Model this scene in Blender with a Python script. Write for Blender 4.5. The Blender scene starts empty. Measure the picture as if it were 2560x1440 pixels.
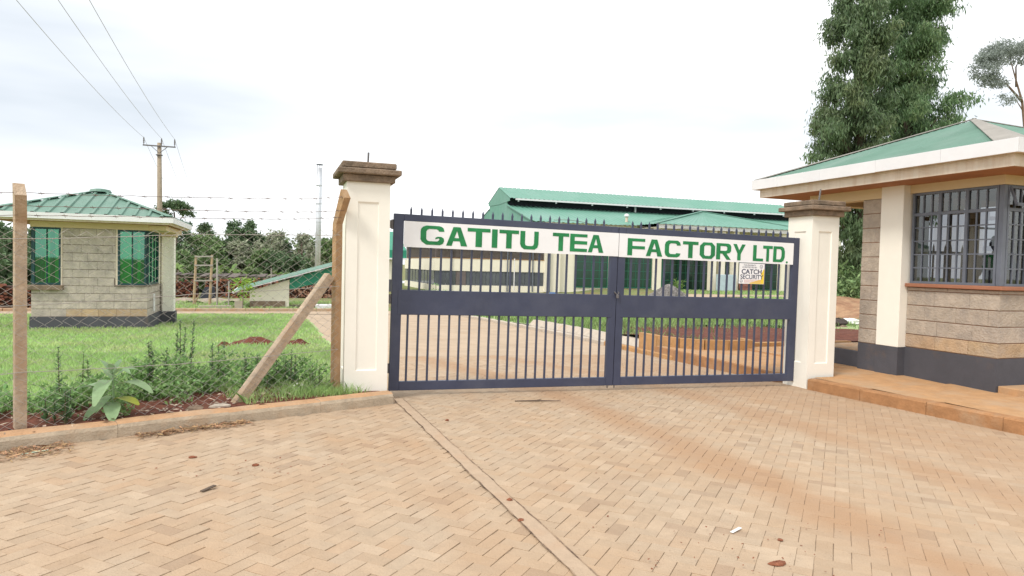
import bpy, math, random
import numpy as np
from mathutils import Vector, Matrix

# ------------------------------------------------------------------ camera, sky, sun, exposure
scene = bpy.context.scene
COL = scene.collection
R_ = math.radians
YAW, PITCH, ROLL, CAMH = R_(19.3), R_(1.87), R_(1.36), 1.6
fw = Vector((math.sin(YAW)*math.cos(PITCH), math.cos(YAW)*math.cos(PITCH), -math.sin(PITCH)))
r0 = Vector((math.cos(YAW), -math.sin(YAW), 0)); u0 = r0.cross(fw)
cr = math.cos(ROLL)*r0 + math.sin(ROLL)*u0; cu = -math.sin(ROLL)*r0 + math.cos(ROLL)*u0
cam = bpy.data.cameras.new('camera'); camo = bpy.data.objects.new('camera', cam); COL.objects.link(camo)
m = Matrix.Identity(4)
for i in range(3):
    m[i][0] = cr[i]; m[i][1] = cu[i]; m[i][2] = -fw[i]
m[0][3], m[1][3], m[2][3] = 0, 0, CAMH
camo.matrix_world = m
cam.sensor_width = 36; cam.lens = 1711/2560*36; cam.clip_end = 3000; cam.clip_start = 0.05
scene.camera = camo

SUN_EL, SUN_AZ = R_(50), R_(240)           # azimuth clockwise from +Y: behind the camera, to its left
world = bpy.data.worlds.new('World'); scene.world = world; world.use_nodes = True
nt = world.node_tree; nt.nodes.clear()
def wn(t, **k):
    n = nt.nodes.new(t)
    for a, b in k.items(): setattr(n, a, b)
    return n
sky = wn('ShaderNodeTexSky', sky_type='NISHITA', sun_disc=False, sun_elevation=SUN_EL, sun_rotation=SUN_AZ)
bgs = wn('ShaderNodeBackground'); bgs.inputs[1].default_value = 0.12
nt.links.new(sky.outputs[0], bgs.inputs[0])
tc = wn('ShaderNodeTexCoord'); mp = wn('ShaderNodeMapping')
mp.inputs['Scale'].default_value = (0.8, 1.3, 4.2); mp.inputs['Location'].default_value = (6.85, 3.08, 4.15)
nt.links.new(tc.outputs['Generated'], mp.inputs[0])
no = wn('ShaderNodeTexNoise'); no.inputs['Scale'].default_value = 1.25; no.inputs['Detail'].default_value = 5; no.inputs['Roughness'].default_value = 0.45
nt.links.new(mp.outputs[0], no.inputs[0])
rp = wn('ShaderNodeValToRGB')
rp.color_ramp.elements[0].position = 0.29; rp.color_ramp.elements[0].color = (0.52, 0.56, 0.605, 1)
rp.color_ramp.elements[1].position = 0.58; rp.color_ramp.elements[1].color = (1.0, 1.0, 1.0, 1)
nt.links.new(no.outputs[0], rp.inputs[0])
bgc = wn('ShaderNodeBackground'); bgc.inputs[1].default_value = 0.98
nt.links.new(rp.outputs[0], bgc.inputs[0])
mx = wn('ShaderNodeMixShader'); mx.inputs[0].default_value = 0.94
nt.links.new(bgs.outputs[0], mx.inputs[1]); nt.links.new(bgc.outputs[0], mx.inputs[2])
wo = wn('ShaderNodeOutputWorld'); nt.links.new(mx.outputs[0], wo.inputs[0])

sl = bpy.data.lights.new('sun', 'SUN'); sl.energy = 1.6; sl.angle = R_(14); sl.color = (1, 0.95, 0.87)
so = bpy.data.objects.new('sun', sl); COL.objects.link(so)
sdir = Vector((math.sin(SUN_AZ)*math.cos(SUN_EL), math.cos(SUN_AZ)*math.cos(SUN_EL), math.sin(SUN_EL)))
so.rotation_euler = sdir.to_track_quat('Z', 'Y').to_euler(); so.location = (0, 0, 30)
vs = scene.view_settings
vs.view_transform = 'Standard'; vs.look = 'None'; vs.gamma = 1; vs.exposure = 0.68; vs.use_curve_mapping = False

# ------------------------------------------------------------------ terrain height
def sm(a, b, x):
    t = min(1, max(0, (x-a)/(b-a))); return t*t*(3-2*t)
def gz(x, y):
    L = 26.5+25*max(1-sm(4, 9, x), .8*(1-sm(31, 38, x)))
    cross = min(8, max(-6, x-1.4))*0.016*(1-sm(9, 20, y))
    return -.06-cross-.027*min(L, max(0, y-8.5))
def fence_d(x, y):            # signed distance behind the left kerb line
    return (-(x+2.06)*0.394 + (y-6.54)*0.919)
def lz(x, y):                 # planted soil and lawn behind the left kerb
    return gz(x, y)+0.11*(1-sm(2.0, 8.0, fence_d(x, y)))*sm(-30, -20, x)+0.012*math.sin(x*2.3+y)*math.sin(y*1.7)
def proj(p):
    d = Vector(p)-Vector((0, 0, CAMH)); z = d.dot(fw)
    if z < 0.1: return None
    return 1280+1711*d.dot(cr)/z, 720-1711*d.dot(cu)/z

# ------------------------------------------------------------------ materials
MATS = {}
def mat(name, col, rough=.85, var=.12, scale=6., bump=.15, bscale=None, metal=0., spec=.3, col2=None, stain=.5, sscale=1.2, streak=False, island=0., transl=0.):
    if name in MATS: return MATS[name]
    mt = bpy.data.materials.new(name); mt.use_nodes = True
    t = mt.node_tree; N = t.nodes; L = t.links
    b = N['Principled BSDF']; out = N['Material Output']
    b.inputs['Roughness'].default_value = rough; b.inputs['Metallic'].default_value = metal
    b.inputs['Specular IOR Level'].default_value = spec
    geo = N.new('ShaderNodeNewGeometry')
    src = geo.outputs['Position']
    if streak:
        mpn = N.new('ShaderNodeMapping'); mpn.inputs['Scale'].default_value = (1, 1, .12); L.new(src, mpn.inputs[0]); ssrc = mpn.outputs[0]
    else: ssrc = src
    n1 = N.new('ShaderNodeTexNoise'); n1.inputs['Scale'].default_value = scale; n1.inputs['Detail'].default_value = 6; n1.inputs['Roughness'].default_value = .65
    L.new(src, n1.inputs['Vector'])
    r1 = N.new('ShaderNodeValToRGB'); e = r1.color_ramp.elements
    e[0].position = .3; e[1].position = .7
    c = np.array(col[:3])
    e[0].color = (*(c*(1-var)), 1); e[1].color = (*np.minimum(c*(1+var), 1), 1)
    L.new(n1.outputs[0], r1.inputs[0]); cur = r1.outputs[0]
    if col2 is not None:
        n2 = N.new('ShaderNodeTexNoise'); n2.inputs['Scale'].default_value = sscale; n2.inputs['Detail'].default_value = 7; n2.inputs['Roughness'].default_value = .6
        L.new(ssrc, n2.inputs['Vector'])
        r2 = N.new('ShaderNodeValToRGB'); r2.color_ramp.elements[0].position = 1-stain-.12; r2.color_ramp.elements[1].position = 1-stain+.22
        L.new(n2.outputs[0], r2.inputs[0])
        mxn = N.new('ShaderNodeMix'); mxn.data_type = 'RGBA'
        L.new(r2.outputs[0], mxn.inputs['Factor']); L.new(cur, mxn.inputs['A']); mxn.inputs['B'].default_value = (*col2[:3], 1)
        cur = mxn.outputs['Result']
    if island > 0:
        hs = N.new('ShaderNodeHueSaturation'); oi = N.new('ShaderNodeObjectInfo')
        ad = N.new('ShaderNodeMath'); ad.operation = 'ADD'; L.new(geo.outputs['Random Per Island'], ad.inputs[0]); L.new(oi.outputs['Random'], ad.inputs[1])
        fr = N.new('ShaderNodeMath'); fr.operation = 'FRACT'; L.new(ad.outputs[0], fr.inputs[0])
        mr = N.new('ShaderNodeMapRange'); mr.inputs['To Min'].default_value = 1-island; mr.inputs['To Max'].default_value = 1+island
        L.new(fr.outputs[0], mr.inputs['Value']); L.new(mr.outputs[0], hs.inputs['Value'])
        mr2 = N.new('ShaderNodeMapRange'); mr2.inputs['To Min'].default_value = .5-.05*island; mr2.inputs['To Max'].default_value = .5+.04*island
        m7 = N.new('ShaderNodeMath'); m7.operation = 'MULTIPLY'; m7.inputs[1].default_value = 7.31; L.new(fr.outputs[0], m7.inputs[0])
        f7 = N.new('ShaderNodeMath'); f7.operation = 'FRACT'; L.new(m7.outputs[0], f7.inputs[0]); L.new(f7.outputs[0], mr2.inputs['Value']); L.new(mr2.outputs[0], hs.inputs['Hue'])
        L.new(cur, hs.inputs['Color']); cur = hs.outputs[0]
    L.new(cur, b.inputs['Base Color'])
    if bump > 0:
        n3 = N.new('ShaderNodeTexNoise'); n3.inputs['Scale'].default_value = bscale or scale*6; n3.inputs['Detail'].default_value = 5
        L.new(src, n3.inputs['Vector'])
        bp = N.new('ShaderNodeBump'); bp.inputs['Strength'].default_value = bump; bp.inputs['Distance'].default_value = .02
        L.new(n3.outputs[0], bp.inputs['Height']); L.new(bp.outputs[0], b.inputs['Normal'])
    if transl > 0:
        tr = N.new('ShaderNodeBsdfTranslucent'); L.new(cur, tr.inputs[0])
        ms = N.new('ShaderNodeMixShader'); ms.inputs[0].default_value = transl
        L.new(b.outputs[0], ms.inputs[1]); L.new(tr.outputs[0], ms.inputs[2]); L.new(ms.outputs[0], out.inputs[0])
    MATS[name] = mt; mt['_c'] = 1
    return mt
def glass(name, tint, refl=1.5, base=0.0, rough=.02, mirror=0, gcol=(.9, .95, .95)):
    mt = bpy.data.materials.new(name); mt.use_nodes = True
    N = mt.node_tree.nodes; L = mt.node_tree.links; N.remove(N['Principled BSDF'])
    tr = N.new('ShaderNodeBsdfTransparent'); tr.inputs[0].default_value = (*tint, 1)
    gl = N.new('ShaderNodeBsdfGlossy'); gl.inputs['Roughness'].default_value = rough; gl.inputs[0].default_value = (*gcol, 1)
    fr = N.new('ShaderNodeFresnel'); fr.inputs[0].default_value = refl
    ms = N.new('ShaderNodeMixShader'); mxm = N.new('ShaderNodeMath'); mxm.operation = 'ADD'; mxm.inputs[1].default_value = mirror; mxm.use_clamp = True; L.new(fr.outputs[0], mxm.inputs[0]); ge = N.new('ShaderNodeNewGeometry'); iv = N.new('ShaderNodeMath'); iv.operation = 'SUBTRACT'; iv.inputs[0].default_value = 1; L.new(ge.outputs['Backfacing'], iv.inputs[1]); mm = N.new('ShaderNodeMath'); mm.operation = 'MULTIPLY'; L.new(mxm.outputs[0], mm.inputs[0]); L.new(iv.outputs[0], mm.inputs[1]); L.new(mm.outputs[0], ms.inputs[0]); L.new(tr.outputs[0], ms.inputs[1]); L.new(gl.outputs[0], ms.inputs[2])
    L.new(ms.outputs[0], N['Material Output'].inputs[0])
    return mt

CREAM = mat('cream_paint', (.80, .75, .62), .7, .03, 2, .05, 60, col2=(.62, .47, .30), stain=.22, sscale=1.6, streak=True)
CREAMW = mat('pale_pillar_paint', (.83, .80, .72), .7, .03, 2, .06, 50, col2=(.70, .58, .44), stain=.24, sscale=2.2, streak=True)
YCREAM = mat('yellow_cream_paint', (.66, .53, .33), .75, .04, 2, .05, 40)
SLATE = mat('slate_gate_paint', (.040, .048, .088), .42, .12, 3, .05, 25, spec=.5, col2=(.068, .076, .115), stain=.42, sscale=2.2)
PLINTH = mat('dark_plinth_paint', (.075, .075, .088), .7, .12, 3, .12, 30, col2=(.15, .10, .07), stain=.3, sscale=2)
CAPC = mat('weathered_concrete', (.24, .175, .125), .95, .3, 9, .7, 45, col2=(.12, .095, .07), stain=.45, sscale=6)
CONC = mat('dusty_concrete', (.42, .31, .21), .92, .15, 7, .4, 50, col2=(.40, .20, .09), stain=.42, sscale=2.5)
KERBM = mat('kerb_concrete', (.44, .36, .265), .92, .18, 8, .5, 50, col2=(.45, .29, .17), stain=.36, sscale=3)
KERBT = mat('dusty_kerb_top', (.47, .28, .155), .95, .14, 8, .5, 50, col2=(.44, .33, .23), stain=.4, sscale=3)
POSTM = mat('fence_post_concrete', (.47, .365, .265), .92, .2, 9, .8, 40, col2=(.40, .245, .13), stain=.42, sscale=3.2)
POSTO = mat('rusty_stained_concrete', (.40, .25, .135), .92, .22, 8, .5, 50, col2=(.40, .33, .25), stain=.35, sscale=4)
WALKM = mat('orange_dusty_walk', (.46, .265, .13), .92, .14, 5, .35, 40, col2=(.42, .31, .21), stain=.42, sscale=1.8)
WALKE = mat('orange_stained_edge', (.36, .185, .085), .92, .2, 6, .35, 40, col2=(.40, .29, .19), stain=.36, sscale=2.8)
STONE = mat('grey_building_stone', (.42, .355, .29), .95, .16, 7, .8, 35, col2=(.30, .265, .235), stain=.42, sscale=5, island=.05)
STONEG = mat('pale_grey_block', (.48, .42, .36), .95, .16, 6, .8, 30, col2=(.29, .26, .23), stain=.42, sscale=4.5, island=.06)
STONEO = mat('dust_stained_stone', (.45, .32, .20), .95, .18, 7, .8, 35, col2=(.42, .345, .275), stain=.45, sscale=3, island=.08)
MORTAR = mat('brown_pointing', (.26, .15, .10), .95, .15, 10, .3)
MORTARG = mat('grey_pointing', (.20, .165, .135), .95, .2, 10, .3)
SILLR = mat('red_oxide_sill', (.33, .145, .085), .7, .12, 5, .15)
WHITEF = mat('white_fascia_paint', (.72, .71, .725), .5, .04, 3, .04, 30, col2=(.58, .54, .52), stain=.28, sscale=2.5, streak=True)
EAVEC = mat('rain_streaked_eave', (.66, .57, .47), .85, .08, 4, .15, 30, col2=(.50, .36, .25), stain=.42, sscale=7, streak=True)
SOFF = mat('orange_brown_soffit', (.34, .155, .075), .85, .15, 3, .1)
ROOFG = mat('green_roof_sheet', (.13, .24, .185), .5, .10, 2, .04, 20, spec=.35, col2=(.20, .285, .24), stain=.4, sscale=1.3)
ROOFL = mat('light_green_roof_sheet', (.125, .29, .22), .5, .08, 1.2, .0, spec=.35, col2=(.18, .325, .27), stain=.45, sscale=.25)
ROOFD = mat('deep_green_sheet', (.03, .24, .15), .45, .08, 2, .0)
HIPC = mat('weathered_hip_cap', (.30, .28, .25), .75, .12, 4, .15)
STEELG = mat('grey_window_steel', (.125, .14, .175), .45, .12, 4, .05, spec=.5)
RUSTB = mat('brown_lintel_paint', (.12, .075, .065), .7, .2, 6, .2)
GALV = mat('galvanised_wire', (.40, .37, .33), .5, .15, 20, 0, metal=.3)
RUSTW = mat('rusty_barbed_wire', (.20, .15, .13), .7, .3, 20, 0, metal=.2)
STEEL = mat('bright_steel_flue', (.62, .64, .67), .38, .1, 1.5, .0, metal=.55)
RODM = mat('bare_steel_rod', (.17, .16, .16), .6, .3, 20, .1, metal=.4)
SIGNW = mat('white_sign_paint', (.80, .80, .81), .45, .03, 3, .02, 20, col2=(.72, .70, .68), stain=.3, sscale=2.5)
SIGNG = mat('green_letter_paint', (.018, .20, .065), .45, .22, 7, .03, 20)
WOODP = mat('pole_timber', (.33, .27, .20), .9, .2, 8, .4, 40)
POSTW = mat('yellow_timber', (.42, .31, .19), .9, .2, 8, .3, 40)
REDSOIL = mat('red_soil', (.125, .042, .027), 1, .45, 11, 1.0, 26, col2=(.20, .085, .05), stain=.4, sscale=4)
SOILB = mat('lawn_soil', (.34, .43, .20), 1, .35, 3, .8, 20, col2=(.21, .16, .08), stain=.33, sscale=.9)
GROUND = mat('rough_ground', (.17, .20, .075), 1, .3, 1.5, .6, 9, col2=(.26, .14, .08), stain=.42, sscale=.35)
GRASSM = mat('grass_blades', (.38, .56, .21), .6, .2, .8, 0, col2=(.56, .57, .31), stain=.42, sscale=.55, island=.26, transl=.42)
YARDG = mat('yard_grass_blades', (.25, .38, .14), .6, .25, .8, 0, col2=(.30, .33, .14), stain=.42, sscale=.7, island=.35, transl=.38)
WEEDM = mat('weed_leaves', (.11, .21, .085), .55, .2, 4, 0, island=.32, transl=.3)
WEEDL = mat('young_weed_leaves', (.20, .345, .12), .55, .2, 4, 0, island=.3, transl=.35)
BROADM = mat('broad_leaf', (.28, .42, .22), .5, .12, 18, .15, 60, island=.15, transl=.3)
BROADY = mat('yellowing_broad_leaf', (.32, .36, .05), .5, .2, 12, .1, 60, transl=.3)
EUCM = mat('eucalyptus_leaves', (.155, .225, .12), .42, .2, .5, 0, col2=(.23, .235, .11), stain=.4, sscale=.45, island=.38, transl=.45)
EUCM2 = mat('bright_eucalyptus_leaves', (.18, .285, .145), .42, .2, .5, 0, col2=(.24, .275, .13), stain=.4, sscale=.5, island=.38, transl=.45)
TREED = mat('dark_tree_leaves', (.11, .175, .085), .6, .25, .4, 0, island=.35, transl=.25)
TREEM = mat('mid_tree_leaves', (.17, .255, .105), .6, .25, .4, 0, island=.35, transl=.25)
TREEG = mat('grey_green_leaves', (.29, .32, .215), .6, .2, .4, 0, island=.3, transl=.2)
BANM = mat('banana_leaves', (.17, .27, .075), .5, .2, 2, 0, island=.25, transl=.35)
BARK = mat('pale_bark', (.22, .15, .105), .95, .25, 3, .5, 12)
BARKD = mat('dark_bark', (.11, .08, .06), .95, .25, 3, .5, 12)
DRYL = mat('dry_litter', (.36, .22, .12), .9, .25, 12, 0, island=.4)
WOODR = mat('split_firewood', (.27, .115, .065), .9, .25, 4, .0, island=.42)
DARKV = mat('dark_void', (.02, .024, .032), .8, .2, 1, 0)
ROOFT = mat('old_thatch_boards', (.12, .10, .09), .95, .3, 2, .3, 6, island=.3)
GRAVM = mat('grey_gravel', (.27, .25, .245), .95, .25, 5, .6, 14, island=.3)
ROADM = mat('pale_road', (.43, .33, .235), .95, .12, 1.5, .2, 12, col2=(.41, .27, .165), stain=.35, sscale=.6)
LIGHTC = mat('pale_kerb_concrete', (.46, .40, .33), .9, .12, 6, .3, 40, col2=(.45, .30, .18), stain=.35, sscale=2.5)
ORANGEC = mat('orange_stained_concrete', (.44, .25, .11), .9, .18, 6, .3, 40, col2=(.36, .22, .12), stain=.4, sscale=2)
CLODM = mat('red_clod', (.26, .10, .055), 1, .3, 40, .6)
PAPER = mat('white_scrap', (.75, .74, .71), .8, .06, 20, .1)
SHIRT = mat('pale_shirt', (.42, .37, .35), .9, .08, 6, .2)
TROUS = mat('dark_trousers', (.06, .06, .07), .9, .1, 6, .2)
SKIN = mat('brown_skin', (.10, .055, .038), .6, .08, 10, .05)
HAIR = mat('black_hair', (.012, .011, .011), .8, .2, 30, .2)
YELL = mat('yellow_print', (.80, .58, .05), .5, .03, 5, 0)
NAVY = mat('navy_print', (.035, .04, .09), .5, .05, 5, 0)
PINKP = mat('pale_red_print', (.70, .40, .36), .5, .05, 5, 0)
BLUEP = mat('blue_plastic', (.04, .16, .42), .45, .08, 5, 0)
REDP = mat('red_paint', (.42, .04, .035), .45, .08, 5, 0)
TAN = mat('mustard_wall', (.50, .36, .16), .8, .05, 3, .05)
GLASS = glass('dusty_glass', (.46, .475, .50), 1.7, mirror=.04)
GGLASS = glass('green_glass', (.30, .74, .50), 1.6, mirror=.18, gcol=(.35, .85, .62))
FGLASS = mat('dark_green_glass', (.014, .052, .034), .12, .2, .3, 0, spec=.6)
WGLASS = mat('grey_reflecting_glass', (.09, .10, .115), .15, .35, .5, 0, spec=.6)
GFRAME = mat('green_window_frame', (.02, .14, .085), .45, .1, 4, 0)
DTEAL = mat('dark_teal_frame', (.018, .06, .065), .45, .1, 4, 0)
LOUV = mat('brown_grey_louvre', (.15, .125, .12), .7, .15, 3, 0)

# paver material: per-paver colour, worn dirt, and the two curved bands of orange tyre dirt
def paver_mat(name='clay_pavers', sheet=False):
    mt = mat(name, (.42, .318, .222), .9, .08, 9, .35, 70, col2=(.41, .28, .175), stain=.45, sscale=.9, island=0.0)
    t = mt.node_tree; N = t.nodes; L = t.links; b = N['Principled BSDF']
    cur = b.inputs['Base Color'].links[0].from_socket
    geo = N.new('ShaderNodeNewGeometry'); oi = N.new('ShaderNodeObjectInfo')
    ad = N.new('ShaderNodeMath'); L.new(geo.outputs['Random Per Island'], ad.inputs[0]); L.new(oi.outputs['Random'], ad.inputs[1])
    fr = N.new('ShaderNodeMath'); fr.operation = 'FRACT'; L.new(ad.outputs[0], fr.inputs[0])
    r = N.new('ShaderNodeValToRGB'); el = r.color_ramp.elements
    r.color_ramp.interpolation = 'CONSTANT'
    cs = [(.99, .985, .98), (1.03, 1.025, 1.02), (.94, .92, .90), (1.0, 1.01, 1.02), (1.08, 1.09, 1.10), (1.0, .97, .94), (.86, .83, .82), (1.02, 1.0, .98), (.97, .97, .97), (1.01, .96, .92)]
    ps = [0, .14, .26, .38, .52, .60, .72, .76, .86, .95]
    el[0].color = (*cs[0], 1); el[1].position = ps[1]; el[1].color = (*cs[1], 1)
    for p, c in zip(ps[2:], cs[2:]):
        e = el.new(p); e.color = (*c, 1)
    L.new(fr.outputs[0], r.inputs[0])
    mu = N.new('ShaderNodeMix'); mu.data_type = 'RGBA'; mu.blend_type = 'MULTIPLY'; mu.inputs['Factor'].default_value = 1
    L.new(cur, mu.inputs['A']); L.new(r.outputs[0], mu.inputs['B']); cur = mu.outputs['Result']
    sx = N.new('ShaderNodeSeparateXYZ'); L.new(geo.outputs['Position'], sx.inputs[0])
    nz = N.new('ShaderNodeTexNoise'); nz.inputs['Scale'].default_value = 1.3; nz.inputs['Detail'].default_value = 6; L.new(geo.outputs['Position'], nz.inputs['Vector'])
    def mth(op, a, b_=None, c=None):
        n = N.new('ShaderNodeMath'); n.operation = op
        for i, v in enumerate((a, b_, c)):
            if v is None: continue
            if isinstance(v, (int, float)): n.inputs[i].default_value = v
            else: L.new(v, n.inputs[i])
        return n.outputs[0]
    X, Y = sx.outputs[0], sx.outputs[1]
    def band(x0, k, y0, w, amp):       # x = x0 - k (y-y0)^2, soft edge broken by noise
        dy = mth('SUBTRACT', Y, y0); q = mth('MULTIPLY', mth('MULTIPLY', dy, dy), k)
        d = mth('ABSOLUTE', mth('ADD', mth('SUBTRACT', X, x0), q))
        d = mth('ADD', d, mth('MULTIPLY', mth('SUBTRACT', nz.outputs[0], .5), .7))
        mr = N.new('ShaderNodeMapRange'); mr.interpolation_type = 'SMOOTHSTEP'
        mr.inputs['From Min'].default_value = w; mr.inputs['From Max'].default_value = 0.02; mr.inputs['To Min'].default_value = 0; mr.inputs['To Max'].default_value = amp
        L.new(d, mr.inputs['Value']); return mr.outputs[0]
    f = mth('ADD', band(3.78, .016, 4.6, .46, .62), band(5.60, .03, 6.1, .42, .52))
    f = mth('ADD', f, band(6.9, .02, 6.0, 1.5, .40)); f = mth('ADD', f, band(1.15, .0, 6, .25, .14))
    f = mth('MINIMUM', f, .8)
    mo = N.new('ShaderNodeMix'); mo.data_type = 'RGBA'; L.new(f, mo.inputs['Factor']); L.new(cur, mo.inputs['A']); mo.inputs['B'].default_value = (.36, .21, .115, 1)
    sn = N.new('ShaderNodeTexNoise'); sn.inputs['Scale'].default_value = 38; sn.inputs['Detail'].default_value = 4; L.new(geo.outputs['Position'], sn.inputs['Vector'])
    sr = N.new('ShaderNodeValToRGB'); sr.color_ramp.elements[0].position = .66; sr.color_ramp.elements[1].position = .78; L.new(sn.outputs[0], sr.inputs[0])
    sf = mth('MULTIPLY', sr.outputs[0], .55)
    g2 = N.new('ShaderNodeTexNoise'); g2.inputs['Scale'].default_value = 2.6; g2.inputs['Detail'].default_value = 8; g2.inputs['Roughness'].default_value = .7; L.new(geo.outputs['Position'], g2.inputs['Vector'])
    gr2 = N.new('ShaderNodeValToRGB'); gr2.color_ramp.elements[0].position = .52; gr2.color_ramp.elements[1].position = .80; L.new(g2.outputs[0], gr2.inputs[0])
    gf = mth('MULTIPLY', gr2.outputs[0], .55)
    m3 = N.new('ShaderNodeMix'); m3.data_type = 'RGBA'; L.new(gf, m3.inputs['Factor']); L.new(mo.outputs['Result'], m3.inputs['A']); m3.inputs['B'].default_value = (.33, .225, .155, 1)
    m4 = N.new('ShaderNodeMix'); m4.data_type = 'RGBA'; L.new(sf, m4.inputs['Factor']); L.new(m3.outputs['Result'], m4.inputs['A']); m4.inputs['B'].default_value = (.20, .125, .08, 1)
    L.new(m4.outputs['Result'], b.inputs['Base Color'])
    return mt
PAVER = paver_mat()
JOINT = mat('joint_sand', (.34, .255, .18), 1, .3, 14, .3, col2=(.13, .09, .06), stain=.46, sscale=1.1)
STRIPM = mat('concrete_strip', (.425, .315, .22), .92, .1, 9, .35, 60, col2=(.45, .28, .17), stain=.38, sscale=2)

# ------------------------------------------------------------------ mesh builder
class MB:
    def __init__(s): s.v = []; s.f = []
    def add(s, vs, fs):
        o = len(s.v); s.v += [tuple(v) for v in vs]; s.f += [tuple(i+o for i in f) for f in fs]; return s
    def box(s, a, b, c, d, e, f_, bev=0):
        x0, x1 = min(a, b), max(a, b); y0, y1 = min(c, d), max(c, d); z0, z1 = min(e, f_), max(e, f_)
        if bev <= 0:
            return s.add([(x0, y0, z0), (x1, y0, z0), (x1, y1, z0), (x0, y1, z0), (x0, y0, z1), (x1, y0, z1), (x1, y1, z1), (x0, y1, z1)],
                         [(0, 3, 2, 1), (4, 5, 6, 7), (0, 1, 5, 4), (1, 2, 6, 5), (2, 3, 7, 6), (3, 0, 4, 7)])
        B = bev; v = []; f = []
        idx = {}
        for ix, (xe, xi) in enumerate(((x0, x0+B), (x1, x1-B))):
            for iy, (ye, yi) in enumerate(((y0, y0+B), (y1, y1-B))):
                for iz, (ze, zi) in enumerate(((z0, z0+B), (z1, z1-B))):
                    for ax, p in enumerate(((xe, yi, zi), (xi, ye, zi), (xi, yi, ze))):
                        idx[(ix, iy, iz, ax)] = len(v); v.append(p)
        g = lambda *k: idx[k]
        for i in (0, 1):
            q = [g(i, 0, 0, 0), g(i, 1, 0, 0), g(i, 1, 1, 0), g(i, 0, 1, 0)]; f.append(q if i else q[::-1])
            q = [g(0, i, 0, 1), g(1, i, 0, 1), g(1, i, 1, 1), g(0, i, 1, 1)]; f.append(q[::-1] if i else q)
            q = [g(0, 0, i, 2), g(1, 0, i, 2), g(1, 1, i, 2), g(0, 1, i, 2)]; f.append(q if i else q[::-1])
        for i in (0, 1):
            for j in (0, 1):
                q = [g(i, j, 0, 0), g(i, j, 1, 0), g(i, j, 1, 1), g(i, j, 0, 1)]; f.append(q if (i == j) else q[::-1])
                q = [g(i, 0, j, 0), g(i, 1, j, 0), g(i, 1, j, 2), g(i, 0, j, 2)]; f.append(q[::-1] if (i == j) else q)
                q = [g(0, i, j, 1), g(1, i, j, 1), g(1, i, j, 2), g(0, i, j, 2)]; f.append(q if (i == j) else q[::-1])
                for k in (0, 1):
                    q = [g(i, j, k, 0), g(i, j, k, 1), g(i, j, k, 2)]; f.append(q if (i+j+k) % 2 else q[::-1])
        return s.add(v, f)
    def quad(s, a, b, c, d): return s.add([a, b, c, d], [(0, 1, 2, 3)])
    def tube(s, pts, r, n=6, cap=True):
        P = [Vector(p) for p in pts]; rr = r if isinstance(r, (list, tuple)) else [r]*len(P); o = len(s.v)
        for i, p in enumerate(P):
            d = (P[min(i+1, len(P)-1)]-P[max(i-1, 0)]).normalized()
            a = d.cross(Vector((0, 0, 1)) if abs(d.z) < .9 else Vector((1, 0, 0))).normalized(); b = d.cross(a)
            for k in range(n):
                t = 2*math.pi*k/n; s.v.append(tuple(p+a*math.cos(t)*rr[i]+b*math.sin(t)*rr[i]))
        for i in range(len(P)-1):
            for k in range(n):
                k2 = (k+1) % n; s.f.append((o+i*n+k, o+i*n+k2, o+(i+1)*n+k2, o+(i+1)*n+k))
        if cap:
            s.f.append(tuple(o+k for k in range(n))[::-1]); s.f.append(tuple(o+(len(P)-1)*n+k for k in range(n)))
        return s
    def beam(s, p, q, w, h, up=(0, 0, 1)):       # rectangular bar from p to q
        p, q = Vector(p), Vector(q); d = (q-p).normalized(); a = d.cross(Vector(up)).normalized()*w/2; b = a.cross(d).normalized()*h/2
        v = [p-a-b, p+a-b, p+a+b, p-a+b, q-a-b, q+a-b, q+a+b, q-a+b]
        return s.add(v, [(0, 3, 2, 1), (4, 5, 6, 7), (0, 1, 5, 4), (1, 2, 6, 5), (2, 3, 7, 6), (3, 0, 4, 7)])
    def prism(s, poly, z0, z1):                   # poly ccw in xy
        n = len(poly); v = [(x, y, z0) for x, y in poly]+[(x, y, z1) for x, y in poly]
        return s.add(v, [tuple(range(n))[::-1], tuple(range(n, 2*n))]+[(i, (i+1) % n, n+(i+1) % n, n+i) for i in range(n)])
    def lathe(s, c, prof, n=16):
        o = len(s.v)
        for r, z in prof:
            for k in range(n): s.v.append((c[0]+r*math.cos(2*math.pi*k/n), c[1]+r*math.sin(2*math.pi*k/n), c[2]+z))
        for i in range(len(prof)-1):
            for k in range(n): s.f.append((o+i*n+k, o+i*n+(k+1) % n, o+(i+1)*n+(k+1) % n, o+(i+1)*n+k))
        s.f.append(tuple(o+k for k in range(n))[::-1]); s.f.append(tuple(o+(len(prof)-1)*n+k for k in range(n))); return s
    def mesh(s, name, mt, off=(0, 0, 0), smooth=False):
        me = bpy.data.meshes.new(name)
        me.from_pydata([(x-off[0], y-off[1], z-off[2]) for x, y, z in s.v], [], s.f)
        me.materials.append(mt); me.update()
        if smooth: me.polygons.foreach_set('use_smooth', [True]*len(me.polygons))
        return me
def wloc(o):
    p = Vector(o.location)
    while o.parent: o = o.parent; p = p+Vector(o.location)
    return p
def part(name, mb, mt, parent=None, smooth=False, kind=None, label=None):
    me = mb.mesh(name, mt, wloc(parent) if parent else (0, 0, 0), smooth)
    o = bpy.data.objects.new(name, me); COL.objects.link(o)
    if parent: o.parent = parent
    if kind: o['kind'] = kind
    if label: o['label'] = label
    return o
def inst(name, me, parent, loc, rz=0, scale=None):
    o = bpy.data.objects.new(name, me); COL.objects.link(o); o.parent = parent
    o.location = Vector(loc)-(wloc(parent) if parent else Vector((0, 0, 0))); o.rotation_euler[2] = rz
    if scale: o.scale = scale
    return o
def tag(o, label, cat, group=None, kind=None):
    o['label'] = label; o['category'] = cat
    if group: o['group'] = group
    if kind: o['kind'] = kind
    return o
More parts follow.
